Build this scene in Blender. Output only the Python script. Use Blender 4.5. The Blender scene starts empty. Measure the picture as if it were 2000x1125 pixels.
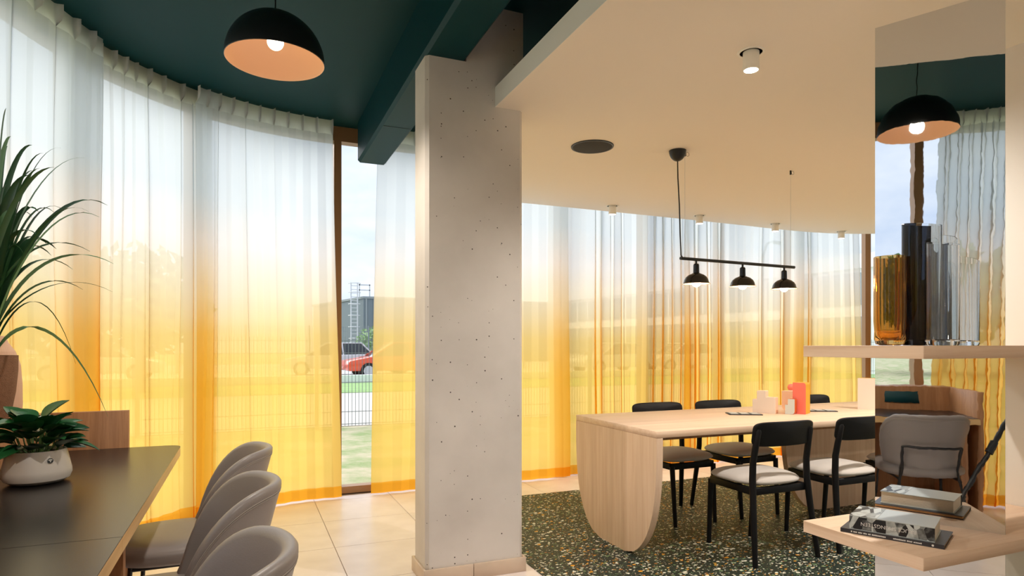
import bpy, bmesh, math, random
from mathutils import Vector, Matrix
random.seed(7)
PI = math.pi
R = math.radians
sc = bpy.context.scene
C = sc.collection
# ------------------------------------------------------------------ camera
YAW = math.atan2(520, 1240)
cd = bpy.data.cameras.new('camera'); cam = bpy.data.objects.new('camera', cd); C.objects.link(cam)
cam.location = (0, 0, 1.22); cam.rotation_euler = (R(90), 0, -YAW)
cd.sensor_fit = 'HORIZONTAL'; cd.sensor_width = 36; cd.lens = 1240 / 2000 * 36
cd.shift_y = 112.5 / 2000; cd.clip_start = 0.02; cd.clip_end = 500
sc.camera = cam
# ------------------------------------------------------------------ sky, sun, exposure
SKY = 0.74
EXPOSURE = 1.0
DOWN_W = 100.0
PEND_W = 30.0
sc.view_settings.view_transform = 'Standard'; sc.view_settings.look = 'None'
sc.view_settings.exposure = EXPOSURE; sc.view_settings.gamma = 1.0; sc.view_settings.use_curve_mapping = False
sc.cycles.transparent_max_bounces = 24
sc.cycles.max_bounces = 12
sc.cycles.diffuse_bounces = 7
sc.cycles.caustics_reflective = False
w = bpy.data.worlds.new('world'); sc.world = w; w.use_nodes = True
nt = w.node_tree; nt.nodes.clear()
def N(nt, typ, **kw):
    n = nt.nodes.new(typ)
    for k, v in kw.items():
        if k.startswith('i_'):
            n.inputs[k[2:].replace('_', ' ')].default_value = v
        else:
            setattr(n, k, v)
    return n
wo = N(nt, 'ShaderNodeOutputWorld'); bg = N(nt, 'ShaderNodeBackground'); bg.inputs[1].default_value = SKY
tc = N(nt, 'ShaderNodeTexCoord'); mp = N(nt, 'ShaderNodeMapping'); mp.inputs['Scale'].default_value = (1.6, 1.6, 3.6)
no = N(nt, 'ShaderNodeTexNoise'); no.inputs['Scale'].default_value = 2.2; no.inputs['Detail'].default_value = 7; no.inputs['Roughness'].default_value = .55
cr = N(nt, 'ShaderNodeValToRGB')
cr.color_ramp.elements[0].position = .36; cr.color_ramp.elements[0].color = (.50, .60, .80, 1)
cr.color_ramp.elements[1].position = .62; cr.color_ramp.elements[1].color = (.80, .83, .90, 1)
nt.links.new(tc.outputs['Generated'], mp.inputs[0]); nt.links.new(mp.outputs[0], no.inputs['Vector'])
nt.links.new(no.outputs['Fac'], cr.inputs[0]); nt.links.new(cr.outputs[0], bg.inputs[0]); nt.links.new(bg.outputs[0], wo.inputs[0])
sl = bpy.data.lights.new('sun', 'SUN'); sun = bpy.data.objects.new('sun', sl); C.objects.link(sun)
sl.energy = 1.85; sl.angle = R(75); sl.color = (1, .96, .9)
sun.rotation_euler = Vector((.45, -.75, -1)).to_track_quat('-Z', 'Y').to_euler()

# ------------------------------------------------------------------ helpers
def srgb(r, g, b):
    f = lambda c: (c / 255 / 12.92) if c / 255 <= .04045 else ((c / 255 + .055) / 1.055) ** 2.4
    return (f(r), f(g), f(b), 1)
MATS = {}
def mat(name, col, rough=.5, metal=0., bump=0., bscale=60., var=0., vscale=8., spec=.5, coat=0., sheen=0., trans=0., ior=1.45, emit=None, estr=0.):
    m = bpy.data.materials.new(name); m.use_nodes = True
    nt = m.node_tree; b = nt.nodes['Principled BSDF']
    b.inputs['Base Color'].default_value = col; b.inputs['Roughness'].default_value = rough; b.inputs['Metallic'].default_value = metal
    b.inputs['Specular IOR Level'].default_value = spec; b.inputs['Coat Weight'].default_value = coat; b.inputs['IOR'].default_value = ior
    b.inputs['Sheen Weight'].default_value = sheen; b.inputs['Transmission Weight'].default_value = trans
    if emit: b.inputs['Emission Color'].default_value = emit; b.inputs['Emission Strength'].default_value = estr
    if var or bump: tc = N(nt, 'ShaderNodeTexCoord')
    if var:
        n = N(nt, 'ShaderNodeTexNoise'); n.inputs['Scale'].default_value = vscale; n.inputs['Detail'].default_value = 5
        mx = N(nt, 'ShaderNodeMix', data_type='RGBA'); mx.inputs[6].default_value = tuple(c * (1 - var) for c in col[:3]) + (1,)
        mx.inputs[7].default_value = tuple(min(1, c * (1 + var)) for c in col[:3]) + (1,)
        nt.links.new(tc.outputs['Object'], n.inputs['Vector']); nt.links.new(n.outputs['Fac'], mx.inputs[0]); nt.links.new(mx.outputs[2], b.inputs['Base Color'])
    if bump:
        n2 = N(nt, 'ShaderNodeTexNoise'); n2.inputs['Scale'].default_value = bscale; n2.inputs['Detail'].default_value = 4
        bp = N(nt, 'ShaderNodeBump'); bp.inputs['Strength'].default_value = bump; bp.inputs['Distance'].default_value = .01
        nt.links.new(tc.outputs['Object'], n2.inputs['Vector']); nt.links.new(n2.outputs['Fac'], bp.inputs['Height']); nt.links.new(bp.outputs[0], b.inputs['Normal'])
    MATS[name] = m
    return m
def wood(name, ca, cb, axis, rough=.45):
    m = bpy.data.materials.new(name); m.use_nodes = True; nt = m.node_tree; b = nt.nodes['Principled BSDF']
    b.inputs['Roughness'].default_value = rough; b.inputs['Specular IOR Level'].default_value = .35
    tc = N(nt, 'ShaderNodeTexCoord'); mp = N(nt, 'ShaderNodeMapping')
    s = [38, 38, 38]; s[axis] = 1.6; mp.inputs['Scale'].default_value = s
    n = N(nt, 'ShaderNodeTexNoise'); n.inputs['Scale'].default_value = 1.; n.inputs['Detail'].default_value = 8; n.inputs['Roughness'].default_value = .7; n.inputs['Distortion'].default_value = .4
    cr = N(nt, 'ShaderNodeValToRGB'); cr.color_ramp.elements[0].position = .3; cr.color_ramp.elements[0].color = ca; cr.color_ramp.elements[1].position = .68; cr.color_ramp.elements[1].color = cb
    mp2 = N(nt, 'ShaderNodeMapping'); s2 = [9, 9, 9]; s2[axis] = .35; mp2.inputs['Scale'].default_value = s2
    n2 = N(nt, 'ShaderNodeTexNoise'); n2.inputs['Scale'].default_value = 1.; n2.inputs['Detail'].default_value = 3
    mx = N(nt, 'ShaderNodeMix', data_type='RGBA', blend_type='MULTIPLY'); mx.inputs[0].default_value = .35
    cr2 = N(nt, 'ShaderNodeValToRGB'); cr2.color_ramp.elements[0].position = .35; cr2.color_ramp.elements[0].color = (.72, .68, .62, 1); cr2.color_ramp.elements[1].position = .6
    bp = N(nt, 'ShaderNodeBump'); bp.inputs['Strength'].default_value = .08; bp.inputs['Distance'].default_value = .002
    L = nt.links.new
    L(tc.outputs['Object'], mp.inputs[0]); L(mp.outputs[0], n.inputs['Vector']); L(n.outputs['Fac'], cr.inputs[0])
    L(tc.outputs['Object'], mp2.inputs[0]); L(mp2.outputs[0], n2.inputs['Vector']); L(n2.outputs['Fac'], cr2.inputs[0])
    L(cr.outputs[0], mx.inputs[6]); L(cr2.outputs[0], mx.inputs[7]); L(mx.outputs[2], b.inputs['Base Color']); L(n.outputs['Fac'], bp.inputs['Height']); L(bp.outputs[0], b.inputs['Normal'])
    MATS[name] = m
    return m

class MB:
    def __init__(s): s.v = []; s.f = []
    def add(s, vs, fs):
        o = len(s.v); s.v += [tuple(p) for p in vs]; s.f += [tuple(i + o for i in q) for q in fs]; return s
    def box(s, x0, y0, z0, x1, y1, z1):
        return s.add([(x0, y0, z0), (x1, y0, z0), (x1, y1, z0), (x0, y1, z0), (x0, y0, z1), (x1, y0, z1), (x1, y1, z1), (x0, y1, z1)],
                     [(0, 3, 2, 1), (4, 5, 6, 7), (0, 1, 5, 4), (1, 2, 6, 5), (2, 3, 7, 6), (3, 0, 4, 7)])
    def obox(s, p, q, w, z0, z1):
        d = Vector((q[0] - p[0], q[1] - p[1])); d.normalize(); n = Vector((-d.y, d.x)) * w / 2
        return s.prism([(p[0] - n.x, p[1] - n.y), (q[0] - n.x, q[1] - n.y), (q[0] + n.x, q[1] + n.y), (p[0] + n.x, p[1] + n.y)], z0, z1)
    def prism(s, poly, z0, z1):
        n = len(poly); a = sum(poly[i][0] * poly[(i + 1) % n][1] - poly[(i + 1) % n][0] * poly[i][1] for i in range(n))
        if a < 0: poly = poly[::-1]
        return s.add([(x, y, z0) for x, y in poly] + [(x, y, z1) for x, y in poly],
                     [tuple(range(n))[::-1], tuple(range(n, 2 * n))] + [(i, (i + 1) % n, n + (i + 1) % n, n + i) for i in range(n)])
    def extr(s, poly3, d):
        n = len(poly3); d = Vector(d); a = [Vector(p) for p in poly3]; nn = Vector((0, 0, 0))
        for i in range(n): nn += a[i].cross(a[(i + 1) % n])
        if nn.dot(d) < 0: a = a[::-1]
        return s.add(a + [p + d for p in a], [tuple(range(n))[::-1], tuple(range(n, 2 * n))] + [(i, (i + 1) % n, n + (i + 1) % n, n + i) for i in range(n)])
    def lathe(s, prof, c=(0, 0, 0), n=32, sx=1., sy=1., closed=False, caps=True):
        vs = []; k = len(prof)
        for i in range(n):
            a = 2 * PI * i / n
            for r, z in prof: vs.append((c[0] + r * sx * math.cos(a), c[1] + r * sy * math.sin(a), c[2] + z))
        fs = []
        for i in range(n):
            j = (i + 1) % n
            for m in range(k if closed else k - 1):
                m2 = (m + 1) % k; fs.append((i * k + m, j * k + m, j * k + m2, i * k + m2))
        if not closed and caps:
            if prof[0][0] > 1e-6: fs.append(tuple(i * k for i in range(n))[::-1])
            if prof[-1][0] > 1e-6: fs.append(tuple(i * k + k - 1 for i in range(n)))
        return s.add(vs, fs)
    def tube(s, pts, r, n=10, cap=True):
        pts = [Vector(p) for p in pts]; m = len(pts); rr = r if isinstance(r, (list, tuple)) else [r] * m
        vs = []; up = None
        for i, p in enumerate(pts):
            t = (pts[min(i + 1, m - 1)] - pts[max(i - 1, 0)]).normalized()
            if up is None:
                up = Vector((0, 0, 1)) if abs(t.z) < .9 else Vector((1, 0, 0))
            x = t.cross(up).normalized(); up = x.cross(t).normalized()
            for k in range(n):
                a = 2 * PI * k / n; vs.append(p + (x * math.cos(a) + up * math.sin(a)) * rr[i])
        fs = [(i * n + k, i * n + (k + 1) % n, (i + 1) * n + (k + 1) % n, (i + 1) * n + k) for i in range(m - 1) for k in range(n)]
        if cap: fs += [tuple(range(n))[::-1], tuple(range((m - 1) * n, m * n))]
        return s.add(vs, fs)
    def surf(s, fn, nu, nv, cu=False, cv=False):
        vs = [fn(i / (nu if cu else nu - 1), j / (nv if cv else nv - 1)) for i in range(nu) for j in range(nv)]
        fs = []
        for i in range(nu if cu else nu - 1):
            for j in range(nv if cv else nv - 1):
                a, b = i, (i + 1) % nu; c, d = j, (j + 1) % nv
                fs.append((a * nv + c, b * nv + c, b * nv + d, a * nv + d))
        return s.add(vs, fs)
    def build(s, name, m, parent=None, smooth=False, bevel=0, seg=2, fix=True, angle=30):
        me = bpy.data.meshes.new(name); me.from_pydata(s.v, [], s.f)
        if fix or bevel:
            bm = bmesh.new(); bm.from_mesh(me)
            if fix:
                bmesh.ops.remove_doubles(bm, verts=bm.verts, dist=1e-6); bmesh.ops.recalc_face_normals(bm, faces=bm.faces)
            if bevel:
                es = [e for e in bm.edges if len(e.link_faces) == 2 and e.calc_face_angle(0) > R(30)]
                bmesh.ops.bevel(bm, geom=es, offset=bevel, segments=seg, profile=.5, affect='EDGES', clamp_overlap=True)
            bm.to_mesh(me); bm.free()
        if smooth or bevel:
            me.shade_smooth()
            try: me.set_sharp_from_angle(angle=R(angle if not bevel else 50))
            except Exception: pass
        me.materials.append(MATS[m] if isinstance(m, str) else m)
        o = bpy.data.objects.new(name, me); C.objects.link(o)
        if parent: o.parent = parent
        return o
def tag(o, label=None, cat=None, group=None, kind=None):
    if label: o['label'] = label
    if cat: o['category'] = cat
    if group: o['group'] = group
    if kind: o['kind'] = kind
    return o
def empty(name, loc=(0, 0, 0), rz=0., label=None, cat=None, group=None, kind=None):
    o = bpy.data.objects.new(name, None); C.objects.link(o); o.location = loc; o.rotation_euler = (0, 0, rz); o.empty_display_size = .1
    return tag(o, label, cat, group, kind)
def struct(o, label):
    o['kind'] = 'structure'; o['label'] = label; return o
def copy_tree(o, parent=None):
    c = o.copy(); C.objects.link(c); c.parent = parent
    for ch in [x for x in bpy.data.objects if x.parent == o]: copy_tree(ch, c)
    return c
def lamp(kind, name, loc, parent, energy, col, **kw):
    l = bpy.data.lights.new(name, kind); l.energy = energy; l.color = col
    for k, v in kw.items(): setattr(l, k, v)
    o = bpy.data.objects.new(name, l); C.objects.link(o); o.location = loc; o.parent = parent
    return o

# ------------------------------------------------------------------ materials
mat('teal_paint', srgb(4, 54, 60), .5, spec=.15, var=.10, vscale=3)
mat('white_plaster', srgb(238, 230, 220), .7, bump=.02, bscale=40)
mat('white_wall', srgb(235, 231, 224), .7)
mat('bronze', srgb(164, 126, 88), .4, metal=.35)
mat('fascia_daylit', srgb(236, 238, 236), .55)  # cooler than the plaster: daylight on the slab's side put into the colour
mat('black_metal', srgb(28, 28, 31), .42)
mat('black_wood', srgb(16, 16, 18), .45, bump=.03, bscale=90, spec=.25)
mat('seat_grey', srgb(196, 190, 184), .9, bump=.12, bscale=500, sheen=.3)
mat('leather', srgb(140, 133, 131), .38, bump=.05, bscale=260, spec=.5)
mat('thread', srgb(170, 162, 156), .7)
mat('dark_laminate', srgb(32, 30, 31), .26, spec=.32, bump=.015, bscale=120, var=.06, vscale=20)
mat('seam', srgb(18, 16, 15), .6)
mat('lamp_black', srgb(24, 26, 28), .38)
mat('lamp_gloss', srgb(24, 22, 22), .14)
mat('lamp_cream', srgb(236, 198, 164), .6)
mat('bulb', (1, .9, .75, 1), .4, emit=(1, .82, .62, 1), estr=3.4)
mat('led', (1, .95, .88, 1), .4, emit=(1, .86, .70, 1), estr=7)
mat('lamp_white', srgb(240, 238, 232), .45)
mat('recess', srgb(120, 110, 100), .7)
mat('grille', srgb(52, 50, 50), .8, bump=.3, bscale=400)
mat('grout', srgb(205, 190, 176), .9)
mat('ceramic_white', srgb(226, 222, 218), .38)
mat('soil', srgb(50, 38, 30), .95, bump=.6, bscale=90)
mat('terracotta', srgb(140, 102, 78), .9, bump=.5, bscale=300, var=.25, vscale=90)
mat('pink_clay', srgb(226, 186, 160), .75)
mat('emblem_dark', srgb(34, 42, 48), .5)
mat('emblem_light', srgb(225, 225, 220), .5)
mat('teal_panel', srgb(20, 66, 72), .35)
mat('paper', srgb(232, 222, 206), .8, bump=.15, bscale=220)
mat('paper_orange', srgb(222, 176, 128), .8, bump=.25, bscale=220)
mat('cover_dark', srgb(58, 58, 64), .35)
mat('cover_pale', srgb(196, 204, 204), .3)
mat('ink_white', srgb(232, 232, 230), .6)
mat('card_dark', srgb(44, 46, 50), .4)
mat('card_pale', srgb(190, 190, 186), .5)
mat('block_white', srgb(238, 226, 216), .55)
mat('block_coral', srgb(250, 130, 112), .5)
mat('block_mustard', srgb(214, 158, 20), .5)
mat('block_peach', srgb(244, 210, 184), .55)
mat('block_pale', srgb(208, 218, 218), .5)
mat('block_rust', srgb(196, 88, 24), .5)
mat('leaf_green', srgb(34, 92, 50), .32, var=.3, vscale=14)
mat('leaf_dark', srgb(22, 72, 42), .32, var=.3, vscale=14)
mat('blade_green', srgb(46, 88, 58), .35, var=.35, vscale=9)
mat('blade_pale', srgb(104, 146, 112), .35, var=.3, vscale=9)
mat('stem_green', srgb(80, 110, 60), .6)
wood('oak_z', srgb(222, 188, 158), srgb(239, 213, 188), 2)
wood('oak_x', srgb(222, 188, 158), srgb(239, 213, 188), 0)
wood('oak_y', srgb(222, 188, 158), srgb(239, 213, 188), 1)
wood('walnut_z', srgb(150, 104, 70), srgb(186, 138, 98), 2)
wood('oak_edge', srgb(222, 180, 122), srgb(238, 202, 148), 1)
# floor tile: warm pale porcelain with each tile slightly different
m = mat('tile', srgb(224, 206, 190), .28, spec=.4); nt = m.node_tree; b = nt.nodes['Principled BSDF']
oi = N(nt, 'ShaderNodeObjectInfo'); g = N(nt, 'ShaderNodeNewGeometry'); n = N(nt, 'ShaderNodeTexNoise'); n.inputs['Scale'].default_value = 5; n.inputs['Detail'].default_value = 7
ad = N(nt, 'ShaderNodeMath', operation='MULTIPLY_ADD'); ad.inputs[1].default_value = .35
crr = N(nt, 'ShaderNodeValToRGB'); crr.color_ramp.elements[0].position = .3; crr.color_ramp.elements[0].color = srgb(219, 208, 204); crr.color_ramp.elements[1].position = .9; crr.color_ramp.elements[1].color = srgb(239, 230, 227)
nt.links.new(g.outputs['Position'], n.inputs['Vector']); nt.links.new(oi.outputs['Random'], ad.inputs[0]); nt.links.new(n.outputs['Fac'], ad.inputs[2]); nt.links.new(ad.outputs[0], crr.inputs[0]); nt.links.new(crr.outputs[0], b.inputs['Base Color'])
mat('skirting_tile', srgb(206, 186, 166), .35, var=.08, vscale=12)
# terrazzo: dark green ground, pale, green and orange chips
m = mat('terrazzo', srgb(52, 66, 62), .5, spec=.3); nt = m.node_tree; b = nt.nodes['Principled BSDF']; L = nt.links.new
g = N(nt, 'ShaderNodeNewGeometry'); cur = None
base = N(nt, 'ShaderNodeTexNoise'); base.inputs['Scale'].default_value = 30; base.inputs['Detail'].default_value = 5
cb = N(nt, 'ShaderNodeValToRGB'); cb.color_ramp.elements[0].color = srgb(24, 34, 31); cb.color_ramp.elements[1].color = srgb(42, 54, 48)
L(g.outputs['Position'], base.inputs['Vector']); L(base.outputs['Fac'], cb.inputs[0]); cur = cb.outputs[0]
for k, (scale, sx, thr, ang, lo) in enumerate([(25, .62, .23, .5, 0.45), (34, .6, .24, 1.9, .55), (60, .7, .26, 1.1, .50)]):
    mp = N(nt, 'ShaderNodeMapping'); mp.inputs['Rotation'].default_value = (0, 0, ang); mp.inputs['Scale'].default_value = (scale, scale * sx * 2.2, scale); mp.inputs['Location'].default_value = (k * 3.7, k * 1.3, .5)
    vo = N(nt, 'ShaderNodeTexVoronoi', voronoi_dimensions='2D'); vo.inputs['Scale'].default_value = 1
    wn = N(nt, 'ShaderNodeSeparateColor'); lt = N(nt, 'ShaderNodeMath', operation='LESS_THAN'); mul = N(nt, 'ShaderNodeMath', operation='MULTIPLY'); gt = N(nt, 'ShaderNodeMath', operation='GREATER_THAN'); gt.inputs[1].default_value = lo
    thm = N(nt, 'ShaderNodeMath', operation='MULTIPLY'); thm.inputs[1].default_value = thr * 1.5
    rp = N(nt, 'ShaderNodeValToRGB'); rp.color_ramp.interpolation = 'CONSTANT'
    cols = [(0, srgb(226, 224, 206)), (.34, srgb(108, 132, 96)), (.60, srgb(200, 196, 176)), (.74, srgb(222, 156, 44)), (.86, srgb(88, 112, 84)), (.95, srgb(160, 108, 60))]
    rp.color_ramp.elements[0].color = cols[0][1]; rp.color_ramp.elements[1].position = cols[1][0]; rp.color_ramp.elements[1].color = cols[1][1]
    for pz, cc in cols[2:]:
        e = rp.color_ramp.elements.new(pz); e.color = cc
    L(g.outputs['Position'], mp.inputs[0]); L(mp.outputs[0], vo.inputs['Vector']); L(vo.outputs['Color'], wn.inputs[0])
    L(wn.outputs[1], thm.inputs[0]); L(vo.outputs['Distance'], lt.inputs[0]); L(thm.outputs[0], lt.inputs[1])
    L(wn.outputs[2], gt.inputs[0]); L(lt.outputs[0], mul.inputs[0]); L(gt.outputs[0], mul.inputs[1]); L(wn.outputs[0], rp.inputs[0])
    mx = N(nt, 'ShaderNodeMix', data_type='RGBA'); L(mul.outputs[0], mx.inputs[0]); L(cur, mx.inputs[6]); L(rp.outputs[0], mx.inputs[7]); cur = mx.outputs[2]
L(cur, b.inputs['Base Color'])
# cast concrete with air holes
m = mat('concrete', srgb(214, 208, 202), .75); nt = m.node_tree; b = nt.nodes['Principled BSDF']; L = nt.links.new
tc = N(nt, 'ShaderNodeTexCoord'); n = N(nt, 'ShaderNodeTexNoise'); n.inputs['Scale'].default_value = 2.5; n.inputs['Detail'].default_value = 8
rp = N(nt, 'ShaderNodeValToRGB'); rp.color_ramp.elements[0].position = .3; rp.color_ramp.elements[0].color = srgb(202, 197, 192); rp.color_ramp.elements[1].position = .7; rp.color_ramp.elements[1].color = srgb(221, 216, 211)
vo = N(nt, 'ShaderNodeTexVoronoi'); vo.inputs['Scale'].default_value = 42; se = N(nt, 'ShaderNodeSeparateColor')
nz = N(nt, 'ShaderNodeTexNoise'); nz.inputs['Scale'].default_value = 3.3
th = N(nt, 'ShaderNodeMapRange'); th.inputs[1].default_value = .66; th.inputs[2].default_value = 1.0; th.inputs[3].default_value = 0; th.inputs[4].default_value = .17
lt = N(nt, 'ShaderNodeMath', operation='LESS_THAN'); mx = N(nt, 'ShaderNodeMix', data_type='RGBA'); mx.inputs[7].default_value = srgb(78, 72, 68)
bp = N(nt, 'ShaderNodeBump'); bp.inputs['Strength'].default_value = .7; bp.inputs['Distance'].default_value = .004; bp.invert = True
L(tc.outputs['Object'], n.inputs['Vector']); L(n.outputs['Fac'], rp.inputs[0]); L(tc.outputs['Object'], vo.inputs['Vector']); L(vo.outputs['Color'], se.inputs[0]); L(se.outputs[0], th.inputs[0])
L(vo.outputs['Distance'], lt.inputs[0]); L(th.outputs[0], lt.inputs[1]); L(lt.outputs[0], mx.inputs[0]); L(rp.outputs[0], mx.inputs[6]); L(mx.outputs[2], b.inputs['Base Color'])
L(lt.outputs[0], bp.inputs['Height']); L(bp.outputs[0], b.inputs['Normal'])
# sheer ombre curtain: white above, saffron below
def curtain_mat(name, opaque, deep=0.):
    m = bpy.data.materials.new(name); m.use_nodes = True; nt = m.node_tree; nt.nodes.clear(); L = nt.links.new
    out = N(nt, 'ShaderNodeOutputMaterial'); g = N(nt, 'ShaderNodeNewGeometry'); sx = N(nt, 'ShaderNodeSeparateXYZ'); L(g.outputs['Position'], sx.inputs[0])
    nz = N(nt, 'ShaderNodeTexNoise'); nz.inputs['Scale'].default_value = .9; nz.inputs['Detail'].default_value = 2; L(g.outputs['Position'], nz.inputs['Vector'])
    ma = N(nt, 'ShaderNodeMath', operation='MULTIPLY_ADD'); ma.inputs[1].default_value = .25; L(nz.outputs['Fac'], ma.inputs[0]); L(sx.outputs[2], ma.inputs[2])
    mr = N(nt, 'ShaderNodeMapRange'); mr.inputs[1].default_value = .125; mr.inputs[2].default_value = 3.125; L(ma.outputs[0], mr.inputs[0])
    def ramp(stops):
        stops = [(p, tuple(v ** (1 + deep) for v in c[:3]) + (1,)) for p, c in stops]
        r = N(nt, 'ShaderNodeValToRGB'); e = r.color_ramp.elements
        e[0].position = stops[0][0] / 3; e[0].color = stops[0][1]; e[1].position = stops[-1][0] / 3; e[1].color = stops[-1][1]
        for p, c in stops[1:-1]:
            q = e.new(p / 3); q.color = c
        L(mr.outputs[0], r.inputs[0]); return r.outputs[0]
    # what the yarn lets through
    T = ramp([(.95, (.97, .77, .32, 1)), (1.3, (.97, .80, .42, 1)), (1.6, (.97, .86, .69, 1)), (1.95, (.92, .89, .86, 1)), (2.3, (.83, .86, .88, 1))])
    D = ramp([(.95, (.95, .62, .15, 1)), (1.3, (.95, .66, .24, 1)), (1.6, (.95, .78, .54, 1)), (1.95, (.93, .85, .79, 1)), (2.3, (.79, .82, .84, 1))])
    tr = N(nt, 'ShaderNodeBsdfTransparent'); L(T, tr.inputs[0])
    tl = N(nt, 'ShaderNodeBsdfTranslucent'); L(D, tl.inputs[0]); df = N(nt, 'ShaderNodeBsdfDiffuse'); L(D, df.inputs[0])
    m1 = N(nt, 'ShaderNodeMixShader'); m1.inputs[0].default_value = .08; L(tl.outputs[0], m1.inputs[1]); L(df.outputs[0], m1.inputs[2])
    m2 = N(nt, 'ShaderNodeMixShader'); L(tr.outputs[0], m2.inputs[1]); L(m1.outputs[0], m2.inputs[2])
    # the weave closes as the cloth turns away from the eye
    lw = N(nt, 'ShaderNodeLayerWeight'); lw.inputs[0].default_value = .35; mr2 = N(nt, 'ShaderNodeMapRange'); mr2.inputs[3].default_value = opaque; mr2.inputs[4].default_value = min(1, opaque + .14)
    L(lw.outputs['Facing'], mr2.inputs[0]); L(mr2.outputs[0], m2.inputs[0]); L(m2.outputs[0], out.inputs[0])
    MATS[name] = m
curtain_mat('sheer', .76); curtain_mat('sheer_hem', .80, .9); curtain_mat('sheer_header', .92)
# clear float glass: lets light through, faint reflection
m = bpy.data.materials.new('float_glass'); m.use_nodes = True; nt = m.node_tree; nt.nodes.clear(); L = nt.links.new
out = N(nt, 'ShaderNodeOutputMaterial'); tr = N(nt, 'ShaderNodeBsdfTransparent'); tr.inputs[0].default_value = (.95, .97, .97, 1); gl = N(nt, 'ShaderNodeBsdfGlossy'); gl.inputs['Roughness'].default_value = .01
fr = N(nt, 'ShaderNodeFresnel'); fr.inputs[0].default_value = 1.35; ms = N(nt, 'ShaderNodeMixShader'); L(fr.outputs[0], ms.inputs[0]); L(tr.outputs[0], ms.inputs[1]); L(gl.outputs[0], ms.inputs[2]); L(ms.outputs[0], out.inputs[0])
MATS['float_glass'] = m
# slightly rippled mirror sheet
m = bpy.data.materials.new('mirror'); m.use_nodes = True; nt = m.node_tree; nt.nodes.clear(); L = nt.links.new
out = N(nt, 'ShaderNodeOutputMaterial'); gl = N(nt, 'ShaderNodeBsdfGlossy'); gl.inputs['Roughness'].default_value = .012; gl.inputs[0].default_value = (.80, .82, .83, 1)
tc = N(nt, 'ShaderNodeTexCoord'); n = N(nt, 'ShaderNodeTexNoise'); n.inputs['Scale'].default_value = 11; n.inputs['Detail'].default_value = 2.5
bp = N(nt, 'ShaderNodeBump'); bp.inputs['Strength'].default_value = .06; bp.inputs['Distance'].default_value = .0016
mpm = N(nt, 'ShaderNodeMapping'); mpm.inputs['Scale'].default_value = (1.4, 1, 1.)
L(tc.outputs['Object'], mpm.inputs[0]); L(mpm.outputs[0], n.inputs['Vector']); L(n.outputs['Fac'], bp.inputs['Height']); L(bp.outputs[0], gl.inputs['Normal']); L(gl.outputs[0], out.inputs[0]); MATS['mirror'] = m
mat('mirror_edge', srgb(214, 214, 210), .3, metal=.6)
def glassm(name, col, rough=0.): return mat(name, col, rough, trans=1., ior=1.42)
glassm('glass_clear', (.96, .97, .97, 1)); glassm('glass_amber', (.70, .42, .13, 1)); glassm('glass_smoke', (.035, .04, .05, 1))
# outdoors
mat('grass', srgb(190, 200, 150), .95, var=.35, vscale=3)
m = MATS['grass']; nt = m.node_tree; b = nt.nodes['Principled BSDF']; L = nt.links.new
g = N(nt, 'ShaderNodeNewGeometry'); n = N(nt, 'ShaderNodeTexNoise'); n.inputs['Scale'].default_value = 1.3; n.inputs['Detail'].default_value = 9; n.inputs['Roughness'].default_value = .7
rp = N(nt, 'ShaderNodeValToRGB'); rp.color_ramp.elements[0].position = .4; rp.color_ramp.elements[0].color = srgb(146, 164, 108); rp.color_ramp.elements[1].position = .6; rp.color_ramp.elements[1].color = srgb(206, 192, 164)
L(g.outputs['Position'], n.inputs['Vector']); L(n.outputs['Fac'], rp.inputs[0]); L(rp.outputs[0], b.inputs['Base Color'])
mat('verge', srgb(150, 184, 120), .95, var=.25, vscale=2)
mat('paving', srgb(206, 200, 194), .9, var=.06, vscale=1)
mat('asphalt', srgb(206, 204, 204), .9, var=.08, vscale=1)
mat('fence_steel', srgb(126, 138, 142), .5)
mat('clad_dark', srgb(112, 126, 132), .6)
mat('clad_side', srgb(142, 152, 154), .6)
mat('bldg_white', srgb(246, 246, 246), .7)
mat('bldg_glass', srgb(160, 170, 176), .2)
mat('ladder_steel', srgb(206, 210, 212), .5)
mat('car_orange', srgb(226, 84, 44), .3, coat=.5)
mat('car_silver', srgb(206, 210, 214), .3, coat=.5)
mat('car_white', srgb(236, 236, 236), .3, coat=.5)
mat('car_glass', srgb(50, 58, 64), .1)
mat('tyre', srgb(34, 34, 36), .8)
mat('rim', srgb(190, 194, 198), .35, metal=.6)
mat('tree_leaf', srgb(140, 170, 118), .8, var=.3, vscale=2)
mat('bark', srgb(110, 92, 76), .9)

# ------------------------------------------------------------------ the facade line
PTS = [(-1.16, -3.6), (-1.16, -2), (-1.15, 0), (-1.15, 1.4), (-1.14, 2.4), (-1.12, 3.0), (-1.085, 3.4), (-1.02, 3.72), (-.944, 3.98), (-.794, 4.34), (-.60, 4.62), (-.306, 4.92), (.046, 5.12), (.40, 5.215), (.70, 5.24), (1.3, 5.245), (2.3, 5.245),
       (3.4, 5.265), (4.5, 5.295), (5.2, 5.33), (5.7, 5.34), (6.1, 5.30), (6.5, 5.18), (6.85, 4.96), (7.15, 4.6), (7.35, 4.15), (7.45, 3.6), (7.48, 2.6), (7.48, 1.4), (7.48, 0), (7.48, -2), (7.48, -3.6)]
def catmull(P, k=14):
    out = []
    for i in range(len(P) - 1):
        p0 = P[max(i - 1, 0)]; p1 = P[i]; p2 = P[i + 1]; p3 = P[min(i + 2, len(P) - 1)]
        for j in range(k):
            t = j / k
            out.append(tuple(.5 * (2 * p1[a] + (-p0[a] + p2[a]) * t + (2 * p0[a] - 5 * p1[a] + 4 * p2[a] - p3[a]) * t * t + (-p0[a] + 3 * p1[a] - 3 * p2[a] + p3[a]) * t ** 3) for a in (0, 1)))
    out.append(P[-1]); return out
FINE = catmull(PTS); ARC = [0.]
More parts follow.
